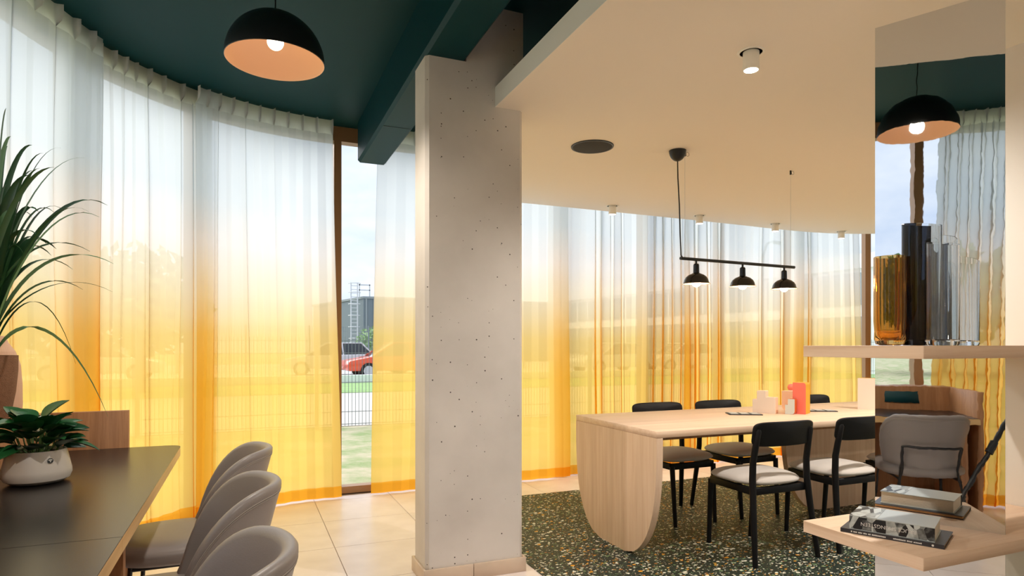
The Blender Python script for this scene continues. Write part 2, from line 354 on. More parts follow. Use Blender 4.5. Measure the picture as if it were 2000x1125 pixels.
for i in range(1, len(FINE)): ARC.append(ARC[-1] + math.dist(FINE[i], FINE[i - 1]))
def at(s, off=0.):
    s = max(0, min(s, ARC[-1] - 1e-6)); lo, hi = 0, len(ARC) - 1
    while hi - lo > 1:
        m = (lo + hi) // 2
        if ARC[m] <= s: lo = m
        else: hi = m
    t = (s - ARC[lo]) / (ARC[hi] - ARC[lo])
    x = FINE[lo][0] + (FINE[hi][0] - FINE[lo][0]) * t; y = FINE[lo][1] + (FINE[hi][1] - FINE[lo][1]) * t
    a = max(lo - 2, 0); b = min(hi + 2, len(FINE) - 1)
    tx, ty = FINE[b][0] - FINE[a][0], FINE[b][1] - FINE[a][1]; l = math.hypot(tx, ty); tx /= l; ty /= l
    nx, ny = -ty, tx                       # outward (left of travel)
    return x + nx * off, y + ny * off, tx, ty, nx, ny
def s_of(x, y):
    return min(range(len(FINE)), key=lambda i: math.dist(FINE[i], (x, y))), 0
def S(x, y): return ARC[s_of(x, y)[0]]
GOFF = .17
def outline(off, step=.12):
    n = int(ARC[-1] / step); return [at(ARC[-1] * i / n, off)[:2] for i in range(n + 1)]
OUT = outline(GOFF + .05)      # closed by the back wall
ZC, ZD = 3.02, 2.49

# ------------------------------------------------------------------ floor
fl = struct(MB().prism(OUT, -.16, -.012).build('floor', 'grout'), 'floor of large pale beige square tiles')
def clip(poly, hull):
    a = sum(hull[i][0] * hull[(i + 1) % len(hull)][1] - hull[(i + 1) % len(hull)][0] * hull[i][1] for i in range(len(hull)))
    if a < 0: hull = hull[::-1]
    for i in range(len(hull)):
        p, q = hull[i], hull[(i + 1) % len(hull)]; out = []
        side = lambda r: (q[0] - p[0]) * (r[1] - p[1]) - (q[1] - p[1]) * (r[0] - p[0])
        for k in range(len(poly)):
            A, B = poly[k], poly[(k + 1) % len(poly)]; sa, sb = side(A), side(B)
            if sa >= 0: out.append(A)
            if sa * sb < 0:
                t = sa / (sa - sb); out.append((A[0] + (B[0] - A[0]) * t, A[1] + (B[1] - A[1]) * t))
        poly = out
        if len(poly) < 3: return []
    return poly
HULL = outline(GOFF + .03, .3)
RUG = (1.45, -1.2, 6.4, 4.72)
tile_me = None; G = .0022
for iu in range(-3, 13):
    for iv in range(-12, 4):
        x0 = .496 + .5945 * (iu - 0); y0 = 3.95 + .603 * iv; x1 = x0 + .5945; y1 = y0 + .603
        if y1 < -3.4: continue
        if x0 > RUG[0] and x1 < RUG[2] and y0 > RUG[1] and y1 < RUG[3]: continue
        sq = [(x0 + G, y0 + G), (x1 - G, y0 + G), (x1 - G, y1 - G), (x0 + G, y1 - G)]
        pl = clip(sq, HULL)
        if not pl: continue
        full = len(pl) == 4 and all(math.dist(a, b) < 1e-6 for a, b in zip(sorted(pl), sorted(sq)))
        if full and tile_me:
            o = bpy.data.objects.new('floor_tile', tile_me); C.objects.link(o); o.parent = fl; o.location = (x0, y0, 0)
        else:
            o = MB().prism([(p[0] - x0, p[1] - y0) for p in pl], -.012, 0).build('floor_tile', 'tile', fl); o.location = (x0, y0, 0)
            if full: tile_me = o.data
rug = MB().box(RUG[0], RUG[1], 0, RUG[2], RUG[3], .004).build('floor_inlay', 'terrazzo')
struct(rug, 'dark green terrazzo floor area flecked with white and orange under the dining table')

# ------------------------------------------------------------------ ceilings, beam, column, back walls
struct(MB().prism(OUT, ZC, ZC + .3).build('ceiling', 'teal_paint'), 'dark teal painted upper ceiling')
edge = [at(S(1.3, 5.245) + (S(7.48, 0) - S(1.3, 5.245)) * i / 70, -.07)[:2] for i in range(71)]
sl_poly = [(1.225, -3.45), (1.225, 3.27), (1.375, 3.27), (1.375, 5.172)] + [p for p in edge if p[0] > 1.39] + [(7.41, -3.45)]
slab = struct(MB().prism(sl_poly, ZD, ZD + .105).build('ceiling_lowered', 'white_plaster'), 'lowered white plaster ceiling over the dining area')
MB().box(1.2235, -3.45, ZD - .0004, 1.225, 3.15, ZD + .105).build('fascia', 'fascia_daylit', slab)
beam = MB()
bx0, bx1, bz = .836, 1.062, 2.703; ch = .018
beam.extr([(bx0 + ch, -3.4, bz), (bx1 - ch, -3.4, bz), (bx1, -3.4, bz + ch), (bx1, -3.4, ZC), (bx0, -3.4, ZC), (bx0, -3.4, bz + ch)], (0, 8.62, 0))
beam = struct(beam.build('ceiling_beam', 'teal_paint'), 'dark teal painted concrete beam with chamfered edges above the column')
MB().box(bx0 + .02, 4.28, bz - .0015, bx1 - .02, 4.283, bz + .001).build('joint_line', 'seam', beam)
cx0, cx1, cy0, cy1 = .845, 1.386, 3.15, 3.385; k = .018
colm = struct(MB().prism([(cx0 + k, cy0), (cx1 - k, cy0), (cx1, cy0 + k), (cx1, cy1 - k), (cx1 - k, cy1), (cx0 + k, cy1), (cx0, cy1 - k), (cx0, cy0 + k)], 0, bz).build('concrete_column', 'concrete'), 'wide pale concrete column with small air holes and chamfered corners')
MB().box(bx1, cy0, bz, cx1, cy1, ZC).build('column_head', 'concrete', colm)
bb = struct(empty('baseboard_column'), 'beige tile skirting around the foot of the concrete column')
t = .0125; zb = .077
for (a0, b0, a1, b1) in [(cx0 - t, cy0 - t, 1.098, cy0), (1.1015, cy0 - t, cx1 + t, cy0), (cx0 - t, cy0 + .001, cx0, cy1 + t), (cx1, cy0 + .001, cx1 + t, cy1 + t), (cx0 + .001, cy1, cx1 - .001, cy1 + t)]:
    MB().box(a0, b0, .0005, a1, b1, zb).build('skirting_tile', 'skirting_tile', bb, bevel=.001, seg=1)
struct(MB().box(-1.4, -3.65, -.1, 7.7, -3.45, ZC).build('wall_back', 'white_wall'), 'plain white wall behind the seating')

# ------------------------------------------------------------------ glazed facade: one window per bay
MUL = [S(-1.16, -3.4), S(-1.15, -2.4), S(-1.15, -1.5), S(-1.15, -.5), S(-1.15, .46), S(-1.15, 1.45), S(-1.14, 2.4), S(-1.09, 3.36), S(-.80, 4.32), S(-.26, 4.96), S(.70, 5.24), S(1.72, 5.245), S(2.736, 5.25), S(3.75, 5.27), S(4.76, 5.3), S(5.74, 5.34), S(6.62, 5.12), S(7.28, 4.35), S(7.48, 3.2), S(7.48, 2.1), S(7.48, 1.0), S(7.48, -.2), S(7.48, -1.4), S(7.48, -2.6), S(7.48, -3.4)]
GB = .13   # bottom of the glass (top of the low frame)
for i in range(len(MUL) - 1):
    a, b = MUL[i], MUL[i + 1]
    wroot = struct(empty('window_%d' % (i + 1)), {4: 'bare floor to ceiling glazing seen in the mirror behind the dark table', 7: 'glazing bay behind the tall vase of long leaves', 8: 'curved glazing bay behind the dark table',
        9: 'curved glazing bay behind the grey shell chairs', 10: 'glazing bay with a bare strip between two curtains beside the concrete column', 11: 'glazing bay behind the concrete column',
        12: 'glazing bay behind the end panel of the dining table', 13: 'glazing bay behind the bunched orange folds', 14: 'glazing bay behind the black lamp bar', 15: 'glazing bay behind the far half of the dining table',
        16: 'curved glazing bay with a bare strip beside the mirror panel'}.get(i, 'floor to ceiling glazing bay out of the picture'))
    if i not in (4, 7, 8, 9, 10, 11, 12, 13, 14, 15, 16): wroot['group'] = 'glazing bays out of the picture'
    n = max(3, int((b - a) / .12))
    ss = [a + (b - a) * j / n for j in range(n + 1)]
    def band(o0, o1, z0, z1):
        mb = MB(); vs = []; fs = []
        for s in ss:
            p = at(s, o0); q = at(s, o1)
            vs += [(p[0], p[1], z0), (q[0], q[1], z0), (q[0], q[1], z1), (p[0], p[1], z1)]
        for j in range(n):
            for e in range(4): fs.append((j * 4 + e, j * 4 + (e + 1) % 4, j * 4 + 4 + (e + 1) % 4, j * 4 + 4 + e))
        fs += [(0, 1, 2, 3), (n * 4 + 3, n * 4 + 2, n * 4 + 1, n * 4)]
        return mb.add(vs, fs)
    band(GOFF - .05, GOFF + .05, 0, .055).build('sill_frame', 'bronze', wroot)
    band(GOFF - .05, GOFF + .05, ZC - .12, ZC).build('head_frame', 'bronze', wroot)
    pm = MB(); vs = [];
    for s in ss:
        p = at(s, GOFF); vs += [(p[0], p[1], .055), (p[0], p[1], ZC - .12)]
    pm.add(vs, [(2 * j, 2 * j + 2, 2 * j + 3, 2 * j + 1) for j in range(n)]).build('pane', 'float_glass', wroot, smooth=True, fix=False)
    p = at(a, GOFF - .05); q = at(a, GOFF + .06)
    MB().obox(p[:2], q[:2], .06, 0, ZC).build('mullion', 'bronze', wroot)

# ------------------------------------------------------------------ curtains
def vnoise(seed):
    rnd = random.Random(seed); tab = [rnd.uniform(-1, 1) for _ in range(512)]
    def f(x):
        i = math.floor(x); t = x - i; t = t * t * (3 - 2 * t); return tab[i % 512] * (1 - t) + tab[(i + 1) % 512] * t
    return f
def curtain(label, s0, s1, seed, off=0., lam=.125, amp=.034, dense=(), lean0=0., lean1=0., ztop=3.012, step=.0075, zb=.012):
    root = empty('curtain', at((s0 + s1) / 2, off)[:2] + (0,), 0, label, 'curtain', 'sheer ombre curtains along the curved glazing')
    ox, oy = root.location.x, root.location.y
    n1, n2, n3, n4 = vnoise(seed), vnoise(seed + 1), vnoise(seed + 2), vnoise(seed + 3)
    cols = []; s = s0; ph = 0.
    while s < s1:
        l = lam * (1 + .38 * n1(s * 2.3)); d = 1.
        for a, b, f in dense:
            if a < s < b: l /= f; d = 1.25
        cols.append((s, ph, l, d)); st = step * min(1, l / .11); ph += 2 * PI * st / l; s += st
    def P(c, z):
        s, ph, l, d = c; u = max(0., min(1., (z / ztop)))
        k = 1 - u; low = min(1, k * 3.2)                        # how far the pleat has opened below the header
        v = n2(ph / 6.283 + .25 * k); v = (max(0., v) ** 1.3) * 1.1 if d == 1 else .35 + .5 * abs(v)     # few folds run deep, most stay shallow
        a = amp * d * ((.22 + .1 * low) * (1 - .35 * k) + v * (.3 + .7 * low))
        fr = (s - s0) / (s1 - s0)
        sway = .018 * k * n3(s * 1.7 + 5) + .008 * math.sin(z * 2.1 + s * 3)
        nn = off + a * math.cos(ph) + .55 * amp * low * n4(ph / 12.566 + .2 * k) + sway
        tt = -l * (.05 + .18 * v) * math.sin(2 * ph) + .02 * k * n4(ph / 9 + k * 1.3)
        tt += k * (lean0 * (1 - fr) + lean1 * fr)
        p = at(s + tt, nn); return (p[0] - ox, p[1] - oy, z)
    def H(c, z):
        s, ph, l, d = c; pk = max(0, math.cos(ph)) ** 22
        base = P(c, ztop - .115)
        p = at(s, off - .042 * pk + amp * .1); f = (z - (ztop - .115)) / .115; f = min(1, f * 3)
        return (base[0] * (1 - f) + (p[0] - ox) * f, base[1] * (1 - f) + (p[1] - oy) * f, z)
    def sheet(name, m, zs, fn):
        n = len(zs); vs = [fn(c, z) for c in cols for z in zs]
        fs = [(i * n + j, (i + 1) * n + j, (i + 1) * n + j + 1, i * n + j + 1) for i in range(len(cols) - 1) for j in range(n - 1)]
        MB().add(vs, fs).build(name, m, root, smooth=True, fix=False, angle=180)
    zs = [.098] + [.098 + (ztop - .115 - .098) * (j / 17) for j in range(1, 18)]
    sheet('cloth', 'sheer', zs, P); sheet('hem', 'sheer_hem', [zb, .04, .07, .098], P)
    sheet('heading', 'sheer_header', [ztop - .115, ztop - .085, ztop - .05, ztop], H)
    return root
sA = S(-1.14, 1.55)
curtain('sheer white to saffron curtain behind the tall vase of long leaves', sA, S(-.77, 4.37) , 11, off=-.02)
curtain('sheer white to saffron curtain behind the dark table, between its two neighbours', S(-.90, 4.1), S(-.21, 4.99), 23, off=.04)
curtain('sheer white to saffron curtain behind the grey shell chairs, closing at the bare window strip', S(-.34, 4.90), S(.655, 5.24), 37, off=-.03, lean1=.06)
curtain('sheer white to saffron curtain passing behind the concrete column', S(1.02, 5.24), S(2.80, 5.25), 41, off=-.02, lean0=-.06)
curtain('bunched saffron curtain with dense orange folds behind the near end of the dining table', S(2.64, 5.25), S(4.2, 5.29), 53, off=.035, lam=.15, dense=((S(3.25, 5.26), S(3.43, 5.26), 1.3), (S(3.72, 5.27), S(4.19, 5.29), 1.3)))
curtain('sheer saffron curtain behind the black lamp bar', S(4.14, 5.285), S(5.82, 5.34), 67, off=-.02, lam=.165)
curtain('sheer saffron curtain ending at the last bare window strip beyond the dining table', S(5.66, 5.34), S(6.50, 5.18), 71, off=.03, lam=.155, lean1=.02)
curtain('narrow edge of saffron curtain just beside the mirror panel', S(6.70, 5.06), S(7.47, 3.3), 83, off=-.02, lean0=-.04)
curtain('orange curtain seen only in the mirror, past the end of the dark table', S(-1.16, -2.6), S(-1.15, .38), 97, off=-.01, lam=.11, dense=((S(-1.15, -1.6), S(-1.15, .30), 1.8),), lean1=.08)
curtain('saffron curtain hanging behind the mirrored shelf unit', S(7.48, 3.2), S(7.48, .2), 101, off=-.01)

# ------------------------------------------------------------------ dome pendants over the long dark table
def dome_pendant(loc, label):
    r = empty('pendant_lamp', (loc[0], loc[1], loc[2]), 0, label, 'lamp', 'black dome pendants')
    rad = .213; prof_o = [(rad * math.sin(a), rad * math.cos(a)) for a in [PI / 2 * k / 18 for k in range(19)]]
    prof_i = [((rad - .004) * math.sin(a), (rad - .004) * math.cos(a) - .0) for a in [PI / 2 * k / 18 for k in range(19)]]
    MB().lathe([(0.001, prof_o[0][1])] + prof_o[1:] + [(rad - .002, -.003)], n=56, caps=False).build('shade', 'lamp_black', r, smooth=True).data
    MB().lathe([(0.001, prof_i[0][1])] + prof_i[1:] + [(rad - .002, -.003)], n=56, caps=False).build('shade_lining', 'lamp_cream', r, smooth=True)
    MB().tube([(0, 0, rad - .002), (0, 0, ZC - loc[2] - .03)], .0032, 8).build('cable', 'lamp_black', r)
    MB().lathe([(.045, 0), (.05, -.008), (.05, -.028), (.001, -.03)][::-1], (0, 0, ZC - loc[2]), 24).build('ceiling_rose', 'lamp_black', r, smooth=True)
    MB().lathe([(.001, .205), (.022, .205), (.022, .12), (.001, .118)][::-1], n=20).build('socket', 'lamp_black', r, smooth=True)
    MB().lathe([(.036 * math.sin(a), .085 - .036 * math.cos(a)) for a in [PI * k / 14 for k in range(15)]], n=24).build('bulb', 'bulb', r, smooth=True)
    lamp('SPOT', 'bulb_light', (0, 0, .035), r, PEND_W, (1, .88, .74), spot_size=R(156), spot_blend=.5, shadow_soft_size=.04)
    return r
dome_pendant((.123, 3.045, 2.50), 'black dome pendant with glowing cream lining hanging above the grey shell chairs')
dome_pendant((.123, .87, 2.50), 'black dome pendant seen reflected in the mirror panel')

# ------------------------------------------------------------------ downlights, speaker
DL = [((2.017, 2.134), 'white cylindrical downlight nearest the viewer, alone in the lowered ceiling'), ((3.072, 4.967), 'small white downlight by the curtain, nearest the concrete column'),
      ((4.085, 5.01), 'small white downlight by the curtain, second in the row from the column'), ((5.088, 5.041), 'small white downlight by the curtain, third in the row from the column'),
      ((6.108, 5.096), 'small white downlight by the curtain, last in the row towards the mirror')]
added_dl = [(4.3, 2.13), (6.3, 2.13), (4.3, -.3)]  # extra unseen downlights, added to brighten the interior
def downlight(p, label, watt=1., cone=150):
    r = empty('downlight', (p[0], p[1], ZD), 0, label, 'lamp', 'white ceiling downlights')
    MB().lathe([(.047, .0005), (.047, -.0035), (.056, -.0035), (.058, .0005)], n=36, closed=True).build('trim_ring', 'lamp_white', r, smooth=True)
    MB().lathe([(.001, -.0006), (.0475, -.0006)], n=36).build('recess', 'recess', r)
    MB().lathe([(.034, -.0006), (.034, -.077), (.032, -.079), (.029, -.079), (.029, -.074)], n=36).build('body', 'lamp_white', r, smooth=True)
    MB().lathe([(.001, -.0755), (.029, -.0755)], n=28).build('lens', 'led', r)
    sp = lamp('SPOT', 'spot_light', (0, 0, -.083), r, DOWN_W * watt, (1, .92, .83), spot_size=R(cone), spot_blend=.8, shadow_soft_size=.028)
    return r
for i, (p, l) in enumerate(DL): downlight(p, l, *((.55, 150) if i == 0 else (.2, 44)))
for i, p in enumerate(added_dl): downlight(p, 'added white downlight brightening the room, unseen beyond the mirror panel')
sp = empty('ceiling_speaker', (2.038, 3.535, ZD), 0, 'round dark grey speaker grille set in the lowered white ceiling', 'speaker')
MB().lathe([(.001, -.006), (.12, -.006), (.125, -.004)], n=56).build('grille', 'grille', sp, smooth=True)
MB().lathe([(.125, 0), (.125, -.006), (.134, -.006), (.136, 0)], n=56, closed=True).build('rim', 'lamp_black', sp, smooth=True)

# ------------------------------------------------------------------ bar lamp above the dining table
bl = empty('bar_pendant_lamp', (3.145, 3.427, 1.789), math.atan2(.07, 1.0), 'black bar pendant with three small dome shades above the dining table', 'lamp')
MB().tube([(-.535, 0, 0), (.535, 0, 0)], .0105, 12).build('bar', 'lamp_black', bl, smooth=True)
for x in (-.40, .02, .43):
    sh = MB().lathe([(.001, -.028), (.014, -.028), (.019, -.036), (.020, -.088), (.03, -.094), (.05, -.102), (.068, -.117), (.077, -.133), (.082, -.152), (.090, -.162), (.086, -.160)], n=44, caps=False).build('shade', 'lamp_gloss', bl, smooth=True)
    sh.location = (x, 0, 0)
    MB().lathe([(.012, -.094), (.046, -.106), (.064, -.120), (.073, -.135), (.078, -.152), (.0865, -.1605)], n=44, caps=False).build('shade_lining', 'lamp_cream', sh, smooth=True)
    MB().tube([(0, 0, -.005), (0, 0, -.03)], .007, 10).build('stem', 'lamp_black', sh)
    MB().lathe([(.03 * math.sin(a), -.152 - .03 * math.cos(a)) for a in [PI * k / 12 for k in range(13)]], n=20).build('bulb', 'bulb', sh, smooth=True)
    lamp('POINT', 'bulb_light', (0, 0, -.19), sh, 1.2, (1, .76, .5), shadow_soft_size=.03)
zt = ZD - 1.789
MB().lathe([(.055 * math.cos(a), zt - .07 * math.sin(a)) for a in [PI / 2 * k / 8 for k in range(8)]] + [(.001, zt - .07)], (-.552, .008, 0), 28).build('canopy', 'lamp_black', bl, smooth=True)
MB().tube([(-.552, .008, zt - .06), (-.553, .004, zt * .75), (-.548, -.004, zt * .5), (-.536, .002, zt * .22), (-.532, 0, .06), (-.53, 0, .02), (-.52, 0, .008)], .0042, 8).build('cord', 'lamp_black', bl, smooth=True)
for x in (-.497, .497):
    MB().tube([(x, 0, .008), (x, 0, zt - .03)], .0011, 6).build('suspension_wire', 'ladder_steel', bl)
    MB().tube([(x, 0, zt - .032), (x, 0, zt - .002)], .006, 8).build('wire_anchor', 'lamp_black', bl)
    MB().tube([(x + .022 + .013 * math.cos(a), 0, zt - .016 + .013 * math.sin(a)) for a in [2 * PI * k / 16 for k in range(17)]], .0012, 6).build('wire_loop', 'lamp_black', bl)

# ------------------------------------------------------------------ oak dining table
def shield(w0, w1, h):     # outline of a leg panel: wide top, curved sides, narrow flat foot (in its own plane)
    right = []
    for k in range(25):
        t = k / 24; z = h * (1 - t)
        hw = w1 + (w0 - w1) * math.sqrt(max(0, 1 - t ** 3.0)) ** 1.05
        right.append((hw, z))
    return right + [(-a, b) for a, b in reversed(right)]
dt = empty('dining_table', (2.07, 3.352, 0), 0, 'long pale oak dining table with a shield shaped end panel', 'table')
TT, TW = .75, .458
MB().box(0, -TW, TT - .038, 3.05, TW, TT).build('table_top', 'oak_x', dt, bevel=.002, seg=1)
MB().extr([(0, y + .03 * 0, z) for y, z in shield(TW, .128, TT - .0385)], (.042, 0, 0)).build('end_panel', 'oak_z', dt)
MB().extr([(0 + .003, y, z) for y, z in [(-.11, .0005), (.11, .0005), (.11, -.0), (-.11, -.0)]], (.03, 0, .004)).build('foot_strip', 'black_metal', dt)
MB().extr([(2.08 + x, .11, z) for x, z in shield(.56, .225, TT - .0385)], (0, .042, 0)).build('spine_panel', 'oak_z', dt)
MB().box(.0425, .10, TT - .15, 2.95, .128, TT - .0385).build('apron', 'walnut_z', dt)  # brown wood here stands in for the shade under the oak top

# ------------------------------------------------------------------ black dining chairs with pale seats
def dining_chair():
    r = empty('dining_chair', (0, 0, 0))
    def cushion(u, v):
        a = 2 * PI * u; ca, sa = math.cos(a), math.sin(a); e = .62
        x = math.copysign(abs(ca) ** e, ca) * .222; y = math.copysign(abs(sa) ** e, sa) * .212
        x *= 1 + .06 * (sa)
        prof = [(0, .408), (.5, .408), (.86, .413), (.965, .422), (1., .431), (.985, .439), (.93, .450), (.8, .461), (.55, .470), (.25, .474), (0.001, .475)]
        f, z = prof[min(10, int(round(v * 10)))]
        return (x * f, y * f + .01, z + .012)
    MB().surf(cushion, 48, 11, cu=True).build('seat', 'seat_grey', r, smooth=True, angle=80)
    fr = MB()
    fr.obox((-.19, -.17), (-.175, .19), .024, .378, .4195); fr.obox((.19, -.17), (.175, .19), .024, .378, .4195); fr.obox((-.19, -.172), (.19, -.172), .024, .378, .4195); fr.obox((-.175, .19), (.175, .19), .024, .378, .4195)
    fr.build('seat_frame', 'black_wood', r, bevel=.004)
    for s in (-1, 1):
        MB().tube([(s * .165, .225, 0), (s * .172, .198, .40)], [.0135, .0175], 14).build('front_leg', 'black_wood', r, smooth=True)
        MB().tube([(s * .233, -.235, 0), (s * .212, -.198, .30), (s * .203, -.182, .46), (s * .200, -.182, .56), (s * .197, -.196, .64), (s * .193, -.216, .74), (s * .193, -.218, .752)], [.0145, .018, .019, .0185, .018, .0165, .010], 14).build('rear_leg', 'black_wood', r, smooth=True)
    def back(u, v):
        # closed ring around the thickness, rounded corners
        a = 2 * PI * v; e = .34
        hx = math.copysign(abs(math.cos(a)) ** e, math.cos(a)); hz = math.copysign(abs(math.sin(a)) ** e, math.sin(a))
        lay = [(0, .0), (.92, .0), (.985, .003), (1, .010), (.985, .017), (.92, .020), (0, .020)]
        f, t = lay[min(6, int(round(u * 6)))]
        x = hx * .222 * f; z = .722 + hz * .071 * (1 - (1 - f) * 1.0)
        y = -.190 - .032 * (1 - (x / .222) ** 2) - t + (z - .722) * -.16
        return (x, y, z)
    MB().surf(back, 7, 72, cv=True).build('backrest', 'black_wood', r, smooth=True, angle=60)
    return r
proto = dining_chair()
grp = 'black dining chairs around the oak table'
spots = [((2.806, 2.925), 0, 'black dining chair with its back to the viewer, nearest the table end panel'),
         ((3.44, 2.925), 0, 'black dining chair with its back to the viewer, partly cut off by the mirror panel'),
         ((2.817, 3.72), 180, 'black dining chair on the curtain side, nearest the table end panel'),
         ((3.375, 3.71), 180, 'black dining chair on the curtain side, second from the table end panel'),
         ((4.47, 3.83), 180, 'black dining chair on the curtain side, its top showing behind the coral block'),
         ((4.16, 2.93), 0, 'black dining chair at the near side of the table hidden behind the mirror panel')]
for i, (p, a, l) in enumerate(spots):
    o = proto if i == 0 else copy_tree(proto)
    o.location = (p[0], p[1], .004); o.rotation_euler = (0, 0, R(a)); tag(o, l, 'chair', grp)

# ------------------------------------------------------------------ things on the dining table
def rounded(poly, rads, n=6):
    out = []; m = len(poly)
    for i in range(m):
        p = Vector(poly[i]); a = Vector(poly[i - 1]); b = Vector(poly[(i + 1) % m]); r = rads[i]
        if r <= 0: out.append(tuple(p)); continue
        d1 = (a - p).normalized(); d2 = (b - p).normalized(); p1 = p + d1 * r; p2 = p + d2 * r
        for k in range(n + 1):
            t = k / n; out.append(tuple(p1 * (1 - t) ** 2 + p * 2 * t * (1 - t) + p2 * t * t))
    return out
def block(name, label, loc, rz, poly, rads, depth, front, side):
    r = empty(name, loc, rz, label, 'ornament', 'abstract coloured table blocks')
    q = rounded(poly, rads)
    MB().extr([(x, .0012, z) for x, z in q], (0, depth - .0012, 0)).build('block_body', side, r, smooth=True, angle=40)
    MB().extr([(x, 0, z) for x, z in q], (0, .0012, 0)).build('front_face', front, r)
    return r
BR = R(-62)
block('stepped_block', 'off white stepped block with three levels on the oak table', (3.285, 3.462, TT), BR, [(0, 0), (.155, 0), (.155, .112), (.09, .112), (.09, .155), (.03, .155), (.03, .095), (0, .095)], [.004, .004, .004, .004, .004, .004, .004, .004], .06, 'block_white', 'block_peach')
block('peach_block', 'peach coloured block with one rounded bottom corner behind the pale small block', (3.548, 3.455, TT), BR, [(0, 0), (.09, 0), (.09, .145), (0, .145)], [.05, .003, .003, .003], .045, 'block_peach', 'block_peach')
block('coral_block', 'tall coral and mustard rounded block standing on the oak table', (3.485, 3.296, TT), BR, [(0, 0), (.085, 0), (.085, .215), (0, .215)], [.004, .004, .02, .004], .11, 'block_coral', 'block_mustard')
block('small_block', 'small pale blue stepped block with rust sides before the coral block', (3.412, 3.292, TT), BR, [(0, 0), (.062, 0), (.062, .105), (.018, .105), (.018, .065), (0, .065)], [.004, .026, .004, .004, .004, .004], .05, 'block_pale', 'block_rust')
bb2 = empty('ball_ornament', (3.635, 3.45, TT), 0, 'coral ball on a post peeping out behind the peach block', 'ornament', 'abstract coloured table blocks')
MB().lathe([(.001, 0), (.02, 0), (.02, .15), (.001, .15)], n=16).build('post', 'block_peach', bb2)
MB().lathe([(.026 * math.sin(a), .168 - .026 * math.cos(a)) for a in [PI * k / 12 for k in range(13)]], n=20).build('ball', 'block_coral', bb2, smooth=True)
block('tall_block', 'tall off white block with a mustard notch at the mirror edge', (4.177, 3.345, TT), BR, [(0, 0), (.125, 0), (.125, .115), (.16, .115), (.16, .23), (0, .23)], [.004] * 6, .07, 'block_white', 'block_mustard')
def menu(loc, rz, label):
    r = empty('menu_board', loc, rz, label, 'board', 'dark boards with cards on the oak table')
    MB().box(-.11, -.062, 0, .11, .062, .006).build('board', 'card_dark', r, bevel=.001, seg=1)
    for x in (-.07, 0, .07): MB().box(x - .026, -.05, .006, x + .026, .05, .0085).build('card', 'card_pale', r)
menu((3.145, 3.395, TT), -YAW - .1, 'dark board with pale cards lying before the stepped white block'); menu((3.80, 3.36, TT), -YAW - .08, 'dark board with pale cards lying between the coral block and the tall white block')

# ------------------------------------------------------------------ long dark table with partition
t = empty('long_table', (-.28, .40, 0), 0, 'long dark topped table with an oak edge beside the curtains', 'table')
zt = .75; Wd = .535; Lg = 2.985; sm = 1.41
def topoly(y0, y1, rr, ins=0.): return rounded([(-Wd, y0), (-ins, y0), (-ins, y1), (-Wd, y1)], [0, 0, rr, 0])
MB().prism(topoly(0, sm - .001, 0), zt - .04, zt - .002).build('table_core', 'oak_edge', t)
MB().prism(topoly(sm + .001, Lg, .07), zt - .04, zt - .002).build('table_core', 'oak_edge', t, smooth=True, angle=40)
MB().prism(topoly(0, sm - .0012, 0), zt - .002, zt).build('table_top', 'dark_laminate', t)
MB().prism(topoly(sm + .0012, Lg, .07), zt - .002, zt).build('table_top', 'dark_laminate', t)
for y in (.06, 1.50, 2.82): MB().box(-Wd + .03, y, 0, -.012 if y < 2 else -.33, y + .036, zt - .0405).build('leg_panel', 'walnut_z', t)
pt = empty('low_partition', (-.82, .36, 0), 0, 'low brown wooden partition wrapping the far side and ends of the dark table', 'partition')
MB().box(-.215, 0, 0, -.001, 3.065, .92).build('back_panel', 'walnut_z', pt, bevel=.002, seg=1)
MB().box(0, 3.033, 0, .32, 3.065, .92).build('end_panel', 'walnut_z', pt, bevel=.002, seg=1)
MB().box(0, 0, 0, .49, .034, .92).build('end_panel', 'walnut_z', pt, bevel=.002, seg=1)
MB().box(-.001, .229, .80, .004, .447, .884).build('socket_panel', 'teal_panel', pt, bevel=.002, seg=1)

